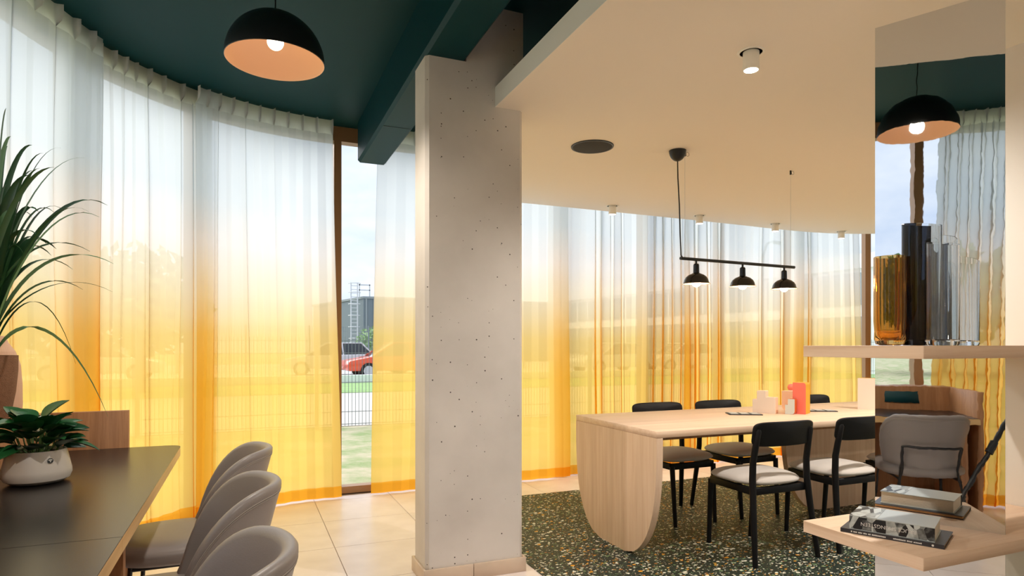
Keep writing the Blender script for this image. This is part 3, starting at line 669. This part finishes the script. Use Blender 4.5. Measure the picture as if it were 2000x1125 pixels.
# ------------------------------------------------------------------ grey shell chairs
def shell_chair():
    r = empty('shell_chair', (0, 0, 0))
    def zt_(y):
        k = max(0, min(1, (y + .255) / .285)); k = k ** 2.4
        return .80 - .32 * k
    def ring(u, v):
        t = R(-98 + 196 * u); n = int(round(v * 21))
        def pt(z, ins):
            g = (z - .45) / .35
            rr = .20 + .082 * g - ins; ry = .195 + .09 * g - ins
            return (rr * 1.0 * math.sin(t), -ry * math.cos(t), z)
        yb = -.27 * math.cos(t); zt = zt_(yb); zb = .45; th = .038
        if zt < zb + .03: zt = zb + .03
        if n <= 7: return pt(zb + (zt - .019 - zb) * n / 7, 0)
        if n <= 13:
            a = PI * (n - 7) / 6; return pt(zt - .019 + .019 * math.sin(a), th / 2 - th / 2 * math.cos(a))
        if n <= 20: return pt(zt - .019 - (zt - .019 - zb) * (n - 13) / 7, th)
        return pt(zb, th / 2)
    mb = MB(); mb.surf(ring, 49, 22, cv=True)
    mb.f.append(tuple(range(22))); mb.f.append(tuple(48 * 22 + k for k in range(22)))
    bk = mb.build('backrest', 'leather', r, smooth=True, angle=70)
    def seam(off, dz):
        pts = []
        for k in range(61):
            t = R(-94 + 188 * k / 60); yb = -.27 * math.cos(t); z = max(zt_(yb), .48) - dz; g = (z - .45) / .35
            pts.append(((.20 + .082 * g - off) * math.sin(t), -(.195 + .09 * g - off) * math.cos(t), z))
        return pts
    MB().tube(seam(-.0008, .034), .0012, 5).build('stitching', 'thread', bk)
    MB().tube(seam(-.0008, .028), .0012, 5).build('stitching', 'thread', bk)
    def cushion(u, v):
        a = 2 * PI * u; ca, sa = math.cos(a), math.sin(a); e = .66
        x = math.copysign(abs(ca) ** e, ca) * .248; y = math.copysign(abs(sa) ** e, sa) * .262
        if y < 0: x *= 1 + .35 * y
        prof = [(0.001, .40), (.6, .40), (.88, .406), (.975, .422), (1., .440), (.985, .456), (.94, .467), (.8, .476), (.5, .478), (0.001, .477)]
        f, z = prof[min(9, int(round(v * 9)))]
        return (x * f, y * f + .055, z)
    MB().surf(cushion, 48, 10, cu=True).build('seat', 'leather', r, smooth=True, angle=80)
    for s in (-1, 1):
        MB().tube([(s * .205, .24, 0), (s * .185, .215, .405)], .0085, 10).build('front_leg', 'black_metal', r, smooth=True)
        MB().tube([(s * .205, -.27, 0), (s * .175, -.205, .30), (s * .150, -.178, .45), (s * .158, -.222, .60)], .0085, 10).build('rear_leg', 'black_metal', r, smooth=True)
    MB().tube([(.158 - .316 * k / 12, -.222 - .047 * math.sin(PI * k / 12), .60) for k in range(13)], .0075, 10).build('back_rail', 'black_metal', r, smooth=True)
    MB().tube([(.185, .215, .396), (-.185, .215, .396)], .0075, 8).build('front_rail', 'black_metal', r, smooth=True)
    for s in (-1, 1): MB().tube([(s * .185, .215, .396), (s * .165, -.19, .393)], .0075, 8).build('side_rail', 'black_metal', r, smooth=True)
    return r
sp_ = shell_chair()
for i, (v, dr, l) in enumerate([(2.87, 0, 'grey brown leather shell chair farthest along the dark table, its seat in view'), (2.155, 2, 'grey brown leather shell chair in the middle, between two like it'),
                       (1.45, -2, 'grey leather shell chair nearest the viewer, cut off by the bottom of the picture'), (.77, 0, 'brown leather shell chair seen from behind in the mirror')]):
    o = sp_ if i == 0 else copy_tree(sp_)
    o.location = (-.175, v, 0); o.rotation_euler = (0, 0, R(90 + dr)); tag(o, l, 'chair', 'shell chairs along the dark table')

# ------------------------------------------------------------------ plants on and behind the dark table
pot = empty('potted_plant', (-.662, 2.645, .75), R(20), 'round leaved green plant in a squat white pot on the dark table', 'plant')
MB().lathe([(.001, 0), (.055, 0), (.078, .004), (.094, .014), (.1005, .03), (.100, .045), (.088, .10), (.0845, .113), (.080, .113), (.083, .10), (.001, .096)], n=48).build('pot', 'ceramic_white', pot, smooth=True)
pot_o = pot.children[0]
MB().lathe([(.001, .104), (.05, .103), (.082, .1)], n=28).build('soil', 'soil', pot, smooth=True)
def emblem(parent):
    # dark roundel on the pot with a pale animal-like mark of two lobes and a stalk
    e = MB(); M = Matrix.Rotation(R(-74), 4, 'Z') @ Matrix.Translation((.0962, 0, .083)) @ Matrix.Rotation(R(-11), 4, 'Y') @ Matrix.Rotation(R(90), 4, 'Y')
    def disc(mb, cx, cy, rx, ry, z, n=20):
        c = M @ Vector((cx, cy, z)); vs = [c] + [M @ Vector((cx + rx * math.cos(2 * PI * k / n), cy + ry * math.sin(2 * PI * k / n), z)) for k in range(n)]
        mb.add(vs, [(0, k + 1, (k + 1) % n + 1) for k in range(n)])
    disc(e, 0, 0, .0088, .0088, .0006, 28); o = e.build('emblem', 'emblem_dark', parent, fix=False)
    l = MB()
    for (x, y, a, b) in [(-.0025, .003, .0022, .003), (-.0025, -.003, .0022, .003), (.002, 0, .0035, .0016), (-.005, 0, .0012, .0012)]: disc(l, x, y, a, b, .001)
    l.build('emblem_mark', 'emblem_light', o, fix=False)
emblem(pot_o)
def leaf_mesh(L_, W_, name, curl, m):
    mb = MB(); n = 9
    vs = []
    for i in range(n):
        t = i / (n - 1); w_ = W_ * (math.sin(PI * min(1, t ** .8)) ** .75) * (1 if t < 1 else 0) + .0008
        z = -curl * L_ * t * t
        for j in (-1, -.5, 0, .5, 1): vs.append((j * w_, L_ * t, z + abs(j) ** 1.5 * w_ * .35))
    fs = [(i * 5 + j, i * 5 + j + 1, i * 5 + j + 6, i * 5 + j + 5) for i in range(n - 1) for j in range(4)]
    vs2 = [(x, y, z - .0012) for x, y, z in vs]; k = len(vs)
    mb.add(vs + vs2, fs + [tuple(q + k for q in reversed(f)) for f in fs])
    o = mb.build(name, m, None, smooth=True, angle=70); me = o.data; bpy.data.objects.remove(o); return me
lm = [leaf_mesh(.085, .034, 'leaf', .25, 'leaf_green'), leaf_mesh(.078, .031, 'leaf', .15, 'leaf_dark'), leaf_mesh(.105, .026, 'leaf', .3, 'leaf_green')]
rnd = random.Random(5)
for k in range(60):
    a = k * 2.39996 + rnd.uniform(-.2, .2); rr = .012 + .052 * math.sqrt(k / 60); h = .20 - .085 * (k / 60) + rnd.uniform(-.012, .018)
    tip = Vector((rr * math.cos(a) * 1.25, rr * math.sin(a) * 1.25, h))
    if k % 2 == 0: MB().tube([(rr * .5 * math.cos(a), rr * .5 * math.sin(a), .098), (rr * math.cos(a), rr * math.sin(a), h * .75), tip], [.0028, .0024, .0018], 6).build('stem', 'stem_green', pot, smooth=True)
    o = bpy.data.objects.new('leaf', lm[k % 3]); C.objects.link(o); o.parent = pot; o.location = tip
    pitch = R(rnd.uniform(35, 62) - 52 * (k / 60)); dv = (a - R(-74) + PI) % (2 * PI) - PI
    if k > 26 and abs(dv) < .75: pitch = max(pitch, R(28))
    pitch += 0.; sc_ = rnd.uniform(.85, 1.18)
    o.rotation_euler = (pitch, rnd.uniform(-.4, .4), a - PI / 2); o.scale = (sc_, sc_, sc_)
# tall vase with long blades, standing on the partition's ledge
va = empty('vase_plant', (-.925, 3.03, .92), 0, 'dark brown textured vase with long arching narrow leaves on the wooden ledge', 'plant')
MB().lathe([(.001, 0), (.062, 0), (.072, .006), (.084, .05), (.096, .12), (.103, .20), (.104, .262), (.097, .262), (.096, .20), (.001, .19)], n=44).build('vase', 'terracotta', va, smooth=True)
MB().lathe([(.001, .245), (.09, .243)], n=24).build('soil', 'soil', va)
tips = [(.09, -.156, .821), (.136, -.076, .818), (.19, -.155, .771), (.231, -.096, .812), (.313, -.123, .776), (.254, -.281, .693), (.209, -.279, .685), (.383, -.084, .606), (.39, -.275, .524), (.356, -.269, .543), (.213, .039, .592), (.134, -.099, .696), (.405, -.094, .374), (.343, -.185, .407), (.413, -.161, .257), (.341, -.29, .253), (.397, -.156, -.227), (.264, -.024, -.024), (.077, -.058, .548), (.175, -.028, .441)]
thick = [1.5, 1.4, .5, .4, .7, 1.2, .9, 1.5, .45, .4, .8, 1.3, .6, .5, .55, .5, .7, .4, 1.7, 1.2]
rnd = random.Random(9)
for k in range(26):
    a = rnd.uniform(-2.6, 2.9); hh = rnd.uniform(.35, .85); d = rnd.uniform(.05, .34)
    q = (d * math.cos(a), d * math.sin(a) - .1, hh)
    if q[0] < -.11: q = (-.11, q[1], q[2])
    tips.append(q); thick.append(rnd.uniform(.7, 1.8))
for k, (tp, w_) in enumerate(zip(tips, thick)):
    b0 = Vector((rnd.uniform(-.028, .028), rnd.uniform(-.028, .028), .24)); e = Vector((tp[0] + .036, tp[1], tp[2] + .251)); top = max(e.z, .45)
    c1 = b0 + Vector(((e.x - b0.x) * .18, (e.y - b0.y) * .18, (top - .24) * (.62 if tp[2] > .5 else .95)))
    c2 = Vector((b0.x + (e.x - b0.x) * .62, b0.y + (e.y - b0.y) * .62, e.z + (.02 if tp[2] > .65 else .10 if tp[2] > .2 else .42)))
    n = 18; vs = []; side0 = Vector((math.cos(YAW + rnd.uniform(-.7, .7)), -math.sin(YAW + rnd.uniform(-.7, .7)), 0))
    for i in range(n):
        t = i / (n - 1); p = b0 * (1 - t) ** 3 + c1 * 3 * t * (1 - t) ** 2 + c2 * 3 * t * t * (1 - t) + e * t ** 3
        dd = (c1 - b0) * 3 * (1 - t) ** 2 + (c2 - c1) * 6 * t * (1 - t) + (e - c2) * 3 * t * t
        sd = side0 - dd.normalized() * side0.dot(dd.normalized()); sd.normalize(); nm = sd.cross(dd).normalized()
        ww = .0112 * w_ * (min(1, .35 + t * 3)) * (1 - t ** 2.2) + .0004
        for sgn, dip in ((-1, .3), (0, 0), (1, .3)): vs.append(p + sd * ww * sgn + nm * ww * dip)
    fs = [(i * 3 + j, i * 3 + j + 1, i * 3 + j + 4, i * 3 + j + 3) for i in range(n - 1) for j in range(2)]
    MB().add(vs, fs).build('blade', 'blade_green' if k % 4 else 'blade_pale', va, smooth=True, fix=False, angle=80)
MB().lathe([(.001, 0), (.06, 0), (.075, .004), (.079, .05), (.078, .14), (.072, .22), (.055, .275), (.030, .315), (.022, .34), (.018, .34), (.001, .30)], n=40).build('clay_vase', 'pink_clay').location = (-.945, 3.255, .92)
tag(bpy.data.objects['clay_vase'], 'smooth pinkish clay vase half hidden behind the dark brown vase', 'vase')

# ------------------------------------------------------------------ shelf unit with mirror panel
ms = empty('mirror_panel', (2.088, 1.381, 0), math.atan2(1.5415 - 1.2202, 2.0119 - 2.1645), 'tall rippled mirror panel standing across the two oak shelves', 'mirror')
hl = .1785
MB().box(-hl, -.006, 0, hl, .0, 2.32).build('backing_board', 'mirror_edge', ms)
MB().add([(-hl, .0012, .002), (hl, .0012, .002), (hl, .0012, 2.319), (-hl, .0012, 2.319)], [(0, 1, 2, 3)]).build('mirror_sheet', 'mirror', ms, fix=False)
sw = empty('partition_panel', (2.60, .4, 0), 0, 'white upright panel closing the end of the oak shelves beside the mirror', 'panel')
MB().box(0, 0, 0, .06, 1.19, 2.32).build('white_board', 'white_wall', sw, bevel=.002, seg=1)
def shelf(z, label):
    # two boards meeting behind the mirror
    r = empty('oak_shelf', (1.72, 1.172, z), 0, label, 'shelf', 'oak shelves pierced by the mirror')
    MB().box(0, 0, -.037, .879, .41, 0).build('shelf_board', 'oak_x', r, bevel=.0012, seg=1)
    MB().box(-.0006, .0015, -.0365, 0, .4085, -.0005).build('edge_band', 'oak_y', r)
shelf(.635, 'lower oak shelf carrying the two stacked books'); shelf(1.22, 'upper oak shelf at eye height carrying the glass vases')
# books: spine along AB, from (1.729,1.444) to (1.848,1.199)
ang = math.atan2(1.199 - 1.444, 1.848 - 1.729)
def book(name, label, loc, rz, ln, dp, th, cov, pg, spine_m=None):
    r = empty(name, loc, rz, label, 'book', 'books on the lower shelf')
    c = .0022
    MB().box(0, 0, 0, ln, dp, c).build('back_cover', cov, r); MB().box(0, 0, th - c, ln, dp, th).build('front_cover', cov, r)
    MB().box(0, 0, c, ln, .0022, th - c).build('spine', spine_m or cov, r)
    MB().box(.003, .0024, c + .0002, ln - .003, dp - .003, th - c - .0002).build('page_block', pg, r)
    return r
b1 = book('thin_book', 'thin dark hardback book lying flat under the thick photo book', (1.727, 1.444, .635), ang, .273, .178, .0125, 'cover_dark', 'paper_orange')
# pale print on the thin spine: too small to read, short strokes in two runs, ending in a small round mark
pr = MB(); rnd = random.Random(2)
def run(x0, x1):
    x = x0
    while x < x1:
        wdt = rnd.uniform(.0022, .0036); pr.box(x, -.0004, .0042, x + wdt, 0.0001, .0042 + rnd.uniform(.0034, .0044)); x += wdt + (.0008 if rnd.random() > .2 else .0034)
run(.03, .125); run(.145, .215); pr.add([(.245 + .0032 * math.cos(2 * PI * k / 12), -.0004, .0062 + .0032 * math.sin(2 * PI * k / 12)) for k in range(12)], [tuple(range(12))])
tag(pr.build('spine_print', 'ink_white', b1, fix=False), 'pale spine print', kind='stuff')
m = mat('photo_print', srgb(150, 150, 150), .35); nt = m.node_tree; b = nt.nodes['Principled BSDF']; L = nt.links.new
tc = N(nt, 'ShaderNodeTexCoord'); mp = N(nt, 'ShaderNodeMapping'); mp.inputs['Scale'].default_value = (60, 20, 34); vo = N(nt, 'ShaderNodeTexVoronoi'); vo.inputs['Scale'].default_value = .8; se = N(nt, 'ShaderNodeSeparateColor')
n = N(nt, 'ShaderNodeTexNoise'); n.inputs['Scale'].default_value = 60; n.inputs['Detail'].default_value = 4; mx = N(nt, 'ShaderNodeMath', operation='MULTIPLY_ADD'); mx.inputs[1].default_value = .5
rp = N(nt, 'ShaderNodeValToRGB'); rp.color_ramp.elements[0].position = .45; rp.color_ramp.elements[0].color = srgb(38, 40, 44); rp.color_ramp.elements[1].position = .95; rp.color_ramp.elements[1].color = srgb(206, 214, 214)
L(tc.outputs['Object'], mp.inputs[0]); L(mp.outputs[0], vo.inputs['Vector']); L(vo.outputs['Color'], se.inputs[0]); L(tc.outputs['Object'], n.inputs['Vector']); L(n.outputs['Fac'], mx.inputs[0]); L(se.outputs[0], mx.inputs[2]); L(mx.outputs[0], rp.inputs[0]); L(rp.outputs[0], b.inputs['Base Color'])
b2 = book('thick_book', 'thick photo covered book lying on the thin dark book', (1.742, 1.424, .6476), ang + R(1.5), .224, .150, .043, 'cover_pale', 'paper', 'photo_print')
MB().box(.0, -.0002, .0431, .075, .150, .0436).build('cover_photo', 'photo_print', b2)
def text(s, size, parent, name, m, M):
    cu = bpy.data.curves.new('t', 'FONT'); cu.body = s; cu.size = size; cu.align_x = 'CENTER'; cu.align_y = 'CENTER'
    o = bpy.data.objects.new('t', cu); C.objects.link(o); dg = bpy.context.evaluated_depsgraph_get(); dg.update()
    me = bpy.data.meshes.new_from_object(o.evaluated_get(dg)); bpy.data.objects.remove(o); me.transform(M); me.materials.clear(); me.materials.append(MATS[m])
    q = bpy.data.objects.new(name, me); C.objects.link(q); q.parent = parent; return q
# spine reads upside down
text('BRUCE SPRINGSTEEN', .0155, b2, 'spine_title', 'ink_white', Matrix.Translation((.105, -.0006, .021)) @ Matrix.Rotation(PI, 4, 'Y') @ Matrix.Rotation(R(90), 4, 'X'))

# glass vases on the upper shelf
def fluted(n, r, amp, h, zbase=0.):
    pass
av = empty('amber_vase', (1.818, 1.345, 1.22), 0, 'amber fluted glass vase on the upper shelf', 'vase')
def flute(rad, z0, z1, inner, N_=96):
    mb = MB(); prof = [(.62, z0), (.86, z0 + .004), (.97, z0 + .02), (.95, z0 + .045), (1., z0 + .075), (1., z1)]
    inn = [(.93, z1), (.92, z0 + .08), (.87, z0 + .05), (.86, z0 + .03), (.6, z0 + .016)]
    pr = prof + inn; k = len(pr); vs = []
    for i in range(N_):
        a = 2 * PI * i / N_; f = 1 + .055 * abs(math.cos(a * 4.5)) - .03
        for q, z in pr: vs.append((rad * q * f * math.cos(a), rad * q * f * math.sin(a), z))
    fs = [(i * k + j, ((i + 1) % N_) * k + j, ((i + 1) % N_) * k + j + 1, i * k + j + 1) for i in range(N_) for j in range(k - 1)]
    c = len(vs); vs += [(0, 0, z0), (0, 0, z0 + .016)]
    fs += [(c, ((i + 1) % N_) * k, i * k) for i in range(N_)] + [(c + 1, i * k + k - 1, ((i + 1) % N_) * k + k - 1) for i in range(N_)]
    return mb.add(vs, fs)
flute(.043, .0005, .272, .9).build('glass_body', 'glass_amber', av, smooth=True, angle=50)
tv = empty('tall_vase', (1.915, 1.312, 1.22), -YAW, 'tall oval glass vase, clear with one smoke black side, on the upper shelf', 'vase')
def oval(a0, a1, m, name, parent, rx, ry, h, thk, closed, zb=.0005):
    mb = MB(); n = 64; pr = [(.5, zb), (.93, zb), (1., zb + .006), (1., h), (1 - thk, h), (1 - thk, zb + .018), (.5, zb + .016)]; k = len(pr); vs = []
    for i in range(n + (0 if closed else 1)):
        a = a0 + (a1 - a0) * i / n; lift = .011 * math.sin(a)
        for q, z in pr: vs.append((rx * q * math.cos(a), ry * q * math.sin(a), z + (lift if z == h else 0)))
    m_ = n; fs = [(i * k + j, ((i + 1) % (n if closed else n + 1)) * k + j, ((i + 1) % (n if closed else n + 1)) * k + (j + 1) % k, i * k + (j + 1) % k) for i in range(m_) for j in range(k)]
    if not closed: fs += [tuple(range(k)), tuple(n * k + j for j in range(k))[::-1]]
    return mb.add(vs, fs).build(name, m, parent, smooth=True, angle=50)
oval(R(-85), R(85), 'glass_clear', 'clear_side', tv, .058, .036, .372, .08, False); oval(R(86), R(274), 'glass_smoke', 'smoke_side', tv, .058, .036, .372, .10, False)
cv = empty('clear_vase', (1.888, 1.232, 1.22), -YAW, 'clear cylindrical glass vase with a thick base on the upper shelf', 'vase')
oval(0, 2 * PI, 'glass_clear', 'glass_body', cv, .043, .043, .300, .08, True); MB().lathe([(.001, .001), (.0205, .001), (.0205, .0155), (.001, .0155)], n=32).build('glass_base', 'glass_clear', cv, smooth=True)

# ------------------------------------------------------------------ the photographer's tripod, seen in the mirror
tp = empty('tripod', (-.10, .15, 0), 0, 'black camera tripod whose leg shows in the mirror', 'tripod')
for a in (70, 190, 310):
    d = Vector((math.cos(R(a)), math.sin(R(a)), 0)); ap = Vector((0, 0, 1.06)) + d * .03; ft = d * .69 + Vector((0, 0, .012)); mid = ap.lerp(ft, .42); m2 = ap.lerp(ft, .72)
    lg = MB().tube([ap, mid], .017, 12).build('leg', 'lamp_black', tp, smooth=True)
    MB().tube([ap.lerp(ft, .40), ap.lerp(ft, .46)], .023, 12).build('leg_lock', 'lamp_black', lg, smooth=True); MB().tube([mid, m2], .0135, 12).build('leg_section', 'black_metal', lg, smooth=True)
    MB().tube([ap.lerp(ft, .70), ap.lerp(ft, .745)], .019, 12).build('leg_lock', 'lamp_black', lg, smooth=True); MB().tube([m2, ft], .010, 12).build('leg_section', 'black_metal', lg, smooth=True)
    MB().lathe([(.001, -.012), (.012, -.012), (.014, 0), (.01, .012), (.001, .014)], tuple(ft), 12).build('rubber_foot', 'tyre', lg, smooth=True)
MB().lathe([(.001, .985), (.035, .985), (.045, 1.0), (.045, 1.035), (.02, 1.045), (.016, 1.05), (.016, 1.085), (.001, 1.087)], n=20).build('head', 'lamp_black', tp, smooth=True)

# ------------------------------------------------------------------ outdoors
ZG = -.12
struct(MB().box(-90, -60, ZG - .3, 110, 120, ZG).build('lawn', 'grass'), 'patchy lawn around the glazed room')
struct(MB().box(-60, 10.75, ZG - .1, 90, 18.2, ZG + .012).build('paved_road', 'paving'), 'pale paved road beyond the wire fence')
struct(MB().box(-60, 18.2, ZG - .1, 90, 22.8, ZG + .03).build('grass_verge', 'verge'), 'green verge beyond the road')
struct(MB().box(-60, 23.4, ZG - .1, 90, 48, ZG + .02).build('car_park', 'asphalt'), 'grey car park surface')
struct(MB().box(-60, 22.85, ZG - .1, 90, 23.1, ZG + .30).build('kerb_wall', 'bldg_white'), 'low pale kerb wall along the car park')
def fence_proto(h, gap, wid, label, r_=.0035):
    r = empty('fence_panel', (0, 0, ZG))
    MB().box(-.03, -.02, 0, .03, .02, h + .03).build('post', 'fence_steel', r)
    mb = MB(); x = .05
    while x < wid - .06: mb.box(x - r_, -r_, .03, x + r_, r_, h); x += gap
    for z in (.06, .26, h * .5, h - .26, h - .06):
        for y in (-.008, .006): mb.box(0, y, z - .004, wid - .04, y + .004, z + .004)
    tag(mb.build('wire_mesh', 'fence_steel', r), kind='stuff'); return r
fp = fence_proto(1.48, .056, 2.5, '')
for i in range(-4, 9):
    o = fp if i == -4 else copy_tree(fp)
    o.location = (i * 2.5 + 1.05, 10.6, ZG); tag(o, {0: 'grey wire fence panel in plain view through the bare strip beside the column', 4: 'grey wire fence panel glimpsed through the last bare strip beside the mirror'}.get(i, 'grey steel wire fence panel between lawn and road, behind curtains'), 'fence', 'low wire fence panels by the road')
fq = fence_proto(2.35, .11, 3.0, '', .006)
for i in range(-4, 7):
    o = fq if i == -4 else copy_tree(fq)
    o.location = (i * 3.0, 30.5 + 3.5, ZG); tag(o, 'tall grey wire fence panel right behind the orange car' if i == 1 else 'tall grey wire fence panel behind the parked cars, veiled by curtains', 'fence', 'tall wire fence panels behind the cars')
def car(loc, rz, paint, label):
    r = empty('parked_car', loc, rz, label, 'car', 'cars parked outside')
    prof = [(2.1, .32), (2.15, .55), (2.05, .72), (1.2, .88), (-1.6, .95), (-2.1, .86), (-2.15, .5), (-2.1, .3)]
    MB().extr([(x, -.86, z) for x, z in prof], (0, 1.72, 0)).build('body', paint, r, bevel=.06, seg=3)
    c = MB(); lo = [(1.15, .86), (-1.75, .92)]; hi = [(.35, 1.40), (-1.25, 1.42)]
    for (x0, z0), (x1, z1) in ((lo[0], hi[0]),): pass
    vs = [(1.15, -.80, .86), (-1.8, -.80, .92), (-1.3, -.64, 1.42), (.35, -.64, 1.42), (1.15, .80, .86), (-1.8, .80, .92), (-1.3, .64, 1.42), (.35, .64, 1.42)]
    c.add(vs, [(0, 1, 2, 3), (7, 6, 5, 4), (0, 3, 7, 4), (1, 5, 6, 2), (3, 2, 6, 7), (0, 4, 5, 1)]).build('cabin_glass', 'car_glass', r, bevel=.05)
    MB().box(-1.28, -.63, 1.40, .33, .63, 1.455).build('roof', paint, r, bevel=.03)
    for x0, x1 in ((.28, 1.1), (-.45, -.40), (-1.75, -1.25)):
        for s in (-1, 1):
            MB().tube([(x1 if x0 > 0 else x0, s * .785, .90), (x0 if x0 > 0 else x1, s * .645, 1.42)], .035, 6).build('pillar', paint, r)
    for x in (1.32, -1.35):
        for s in (-1, 1):
            wl = MB().tube([(x, s * .74, .32), (x, s * .88, .32)], .32, 24).build('wheel', 'tyre', r)
            MB().tube([(x, s * .875, .32), (x, s * .892, .32)], .21, 10).build('wheel_rim', 'rim', wl)
    return r
car((5.75, 26.2, ZG + .02), PI + .05, 'car_orange', 'orange car parked beyond the fence, seen between the curtains')
car((3.6, 29.5, ZG + .02), PI - .1, 'car_silver', 'silver car parked just behind the orange car')
car((8.0, 30.0, ZG + .02), PI, 'car_white', 'white car parked behind the orange car, towards the column')
car((16.4, 26.6, ZG + .02), PI + .1, 'car_silver', 'silver car dimly seen through the curtain beside the column')
car((21.0, 27.2, ZG + .02), PI, 'car_white', 'white car dimly seen through the curtain near the dining table')
car((-5.0, 27.5, ZG + .02), 0, 'car_white', 'white car hidden behind the curtains at the dark table')
# dark warehouse with a caged ladder
wh = empty('warehouse', (8.55, 50.63, ZG), 0, 'dark grey metal clad warehouse with a caged roof ladder', 'building')
MB().prism([(0, 0), (-2.6, 12.5), (26, 22), (26, 0.6)], 0, 5.05).build('wall', 'clad_dark', wh)
MB().prism([(-.05, -.1), (-2.75, 12.6), (26.1, 22.2), (26.1, .5)], 5.05, 5.22).build('roof_edge', 'clad_side', wh)
for i in range(40): MB().box(.15 + i * .62, -.07 + i * .0145, 0, .27 + i * .62, .05 + i * .0145, 5.05).build('cladding_rib', 'clad_side', wh)
ld = MB()
for x in (-.95, -.45): ld.box(x - .04, .05, .3, x + .04, .15, 6.3)
for k in range(20): ld.box(-.95, .07, .5 + k * .29, -.45, .13, .55 + k * .29)
for z in (1.9, 2.8, 3.7, 4.6, 5.5, 6.2):
    ld.tube([(-.7 + .45 * math.cos(a), .05 - .6 * abs(math.sin(a)), z) for a in [PI * k / 8 for k in range(9)]], .035, 6)
ld.box(-.3, .3, 5.2, -.22, .4, 6.2); ld.box(.5, .3, 5.2, .58, .4, 6.2); ld.box(-.3, .3, 6.1, .58, .4, 6.2); ld.box(-.3, .3, 5.7, .58, .4, 5.78)
ld.build('roof_ladder', 'ladder_steel', wh)
# long white building to the right
wb = empty('office_building', (26.6, 20.0, ZG), math.atan2(49.7 - 20.0, 23.7 - 26.6), 'long white office building with dark window rows beyond the dining room', 'building')
MB().box(-12, -9, 0, 27.5, 0, 5.5).build('wall', 'bldg_white', wb)
MB().box(-12.1, -9.1, 4.95, 27.6, .16, 5.62).build('fascia', 'bldg_white', wb)
for z0, z1 in ((3.25, 4.75), (.7, 2.7)):
    for i in range(13):
        f = MB().box(-11.4 + i * 3.0, -.05, z0, -8.7 + i * 3.0, .06, z1).build('window', 'bldg_glass', wb)
        MB().box(-10.1 + i * 3.0, .05, z0, -10.0 + i * 3.0, .10, z1).build('window_bar', 'bldg_white', f)
def tree(loc, h, rad, n, label, seed):
    r = empty('tree', loc, 0, label, 'tree', 'trees outside the glazing'); rnd = random.Random(seed)
    MB().tube([(0, 0, 0), (.03, 0, h * .45), (0, .05, h * .8)], [.11, .08, .03], 8).build('trunk', 'bark', r, smooth=True)
    mb = MB()
    for i in range(n):
        d = Vector((rnd.gauss(0, 1), rnd.gauss(0, 1), rnd.gauss(0, 1))).normalized() * (rnd.random() ** .5)
        c = Vector((d.x * rad, d.y * rad, h * .62 + d.z * h * .38)); a = Vector((rnd.gauss(0, 1), rnd.gauss(0, 1), rnd.gauss(0, 1))).normalized(); bq = a.orthogonal().normalized(); q = rnd.uniform(.10, .22) * rad / 1.5
        mb.add([c - a * q, c + bq * q * .5, c + a * q, c - bq * q * .5], [(0, 1, 2, 3)])
    tag(mb.build('foliage', 'tree_leaf', r, fix=False), kind='stuff')
tree((-2.7, 18.5 + 2, ZG), 4.2, 1.8, 1500, 'leafy tree faintly seen through the curtain behind the long leaves', 3)
tree((7.9, 42, ZG), 2.6, 1.4, 600, 'small green tree beside the warehouse wall', 4)
tree((-6.5, 24, ZG), 4.6, 2.4, 1500, 'broad leafy tree hidden behind the curtain at the picture edge', 5)
tree((-28, 6, ZG), 5, 3.5, 1500, 'distant tree on the lawn seen in the mirror', 6)
tree((-30, -9, ZG), 6, 4, 1500, 'distant broad tree on the lawn behind the viewer', 8)
lp = empty('street_lamp', (16.5, 16.93, ZG), .35, 'thin curved street lamp seen through the curtain above the lamp bar', 'lamp')
MB().tube([(0, 0, 0), (0, 0, 3.9), (.08, 0, 4.5), (.35, 0, 4.9), (.8, 0, 5.05), (1.1, 0, 5.05)], [.06, .05, .045, .04, .04, .04], 10).build('pole', 'clad_side', lp, smooth=True)
MB().box(1.0, -.1, 4.99, 1.5, .1, 5.08).build('lamp_head', 'clad_side', lp, bevel=.02)
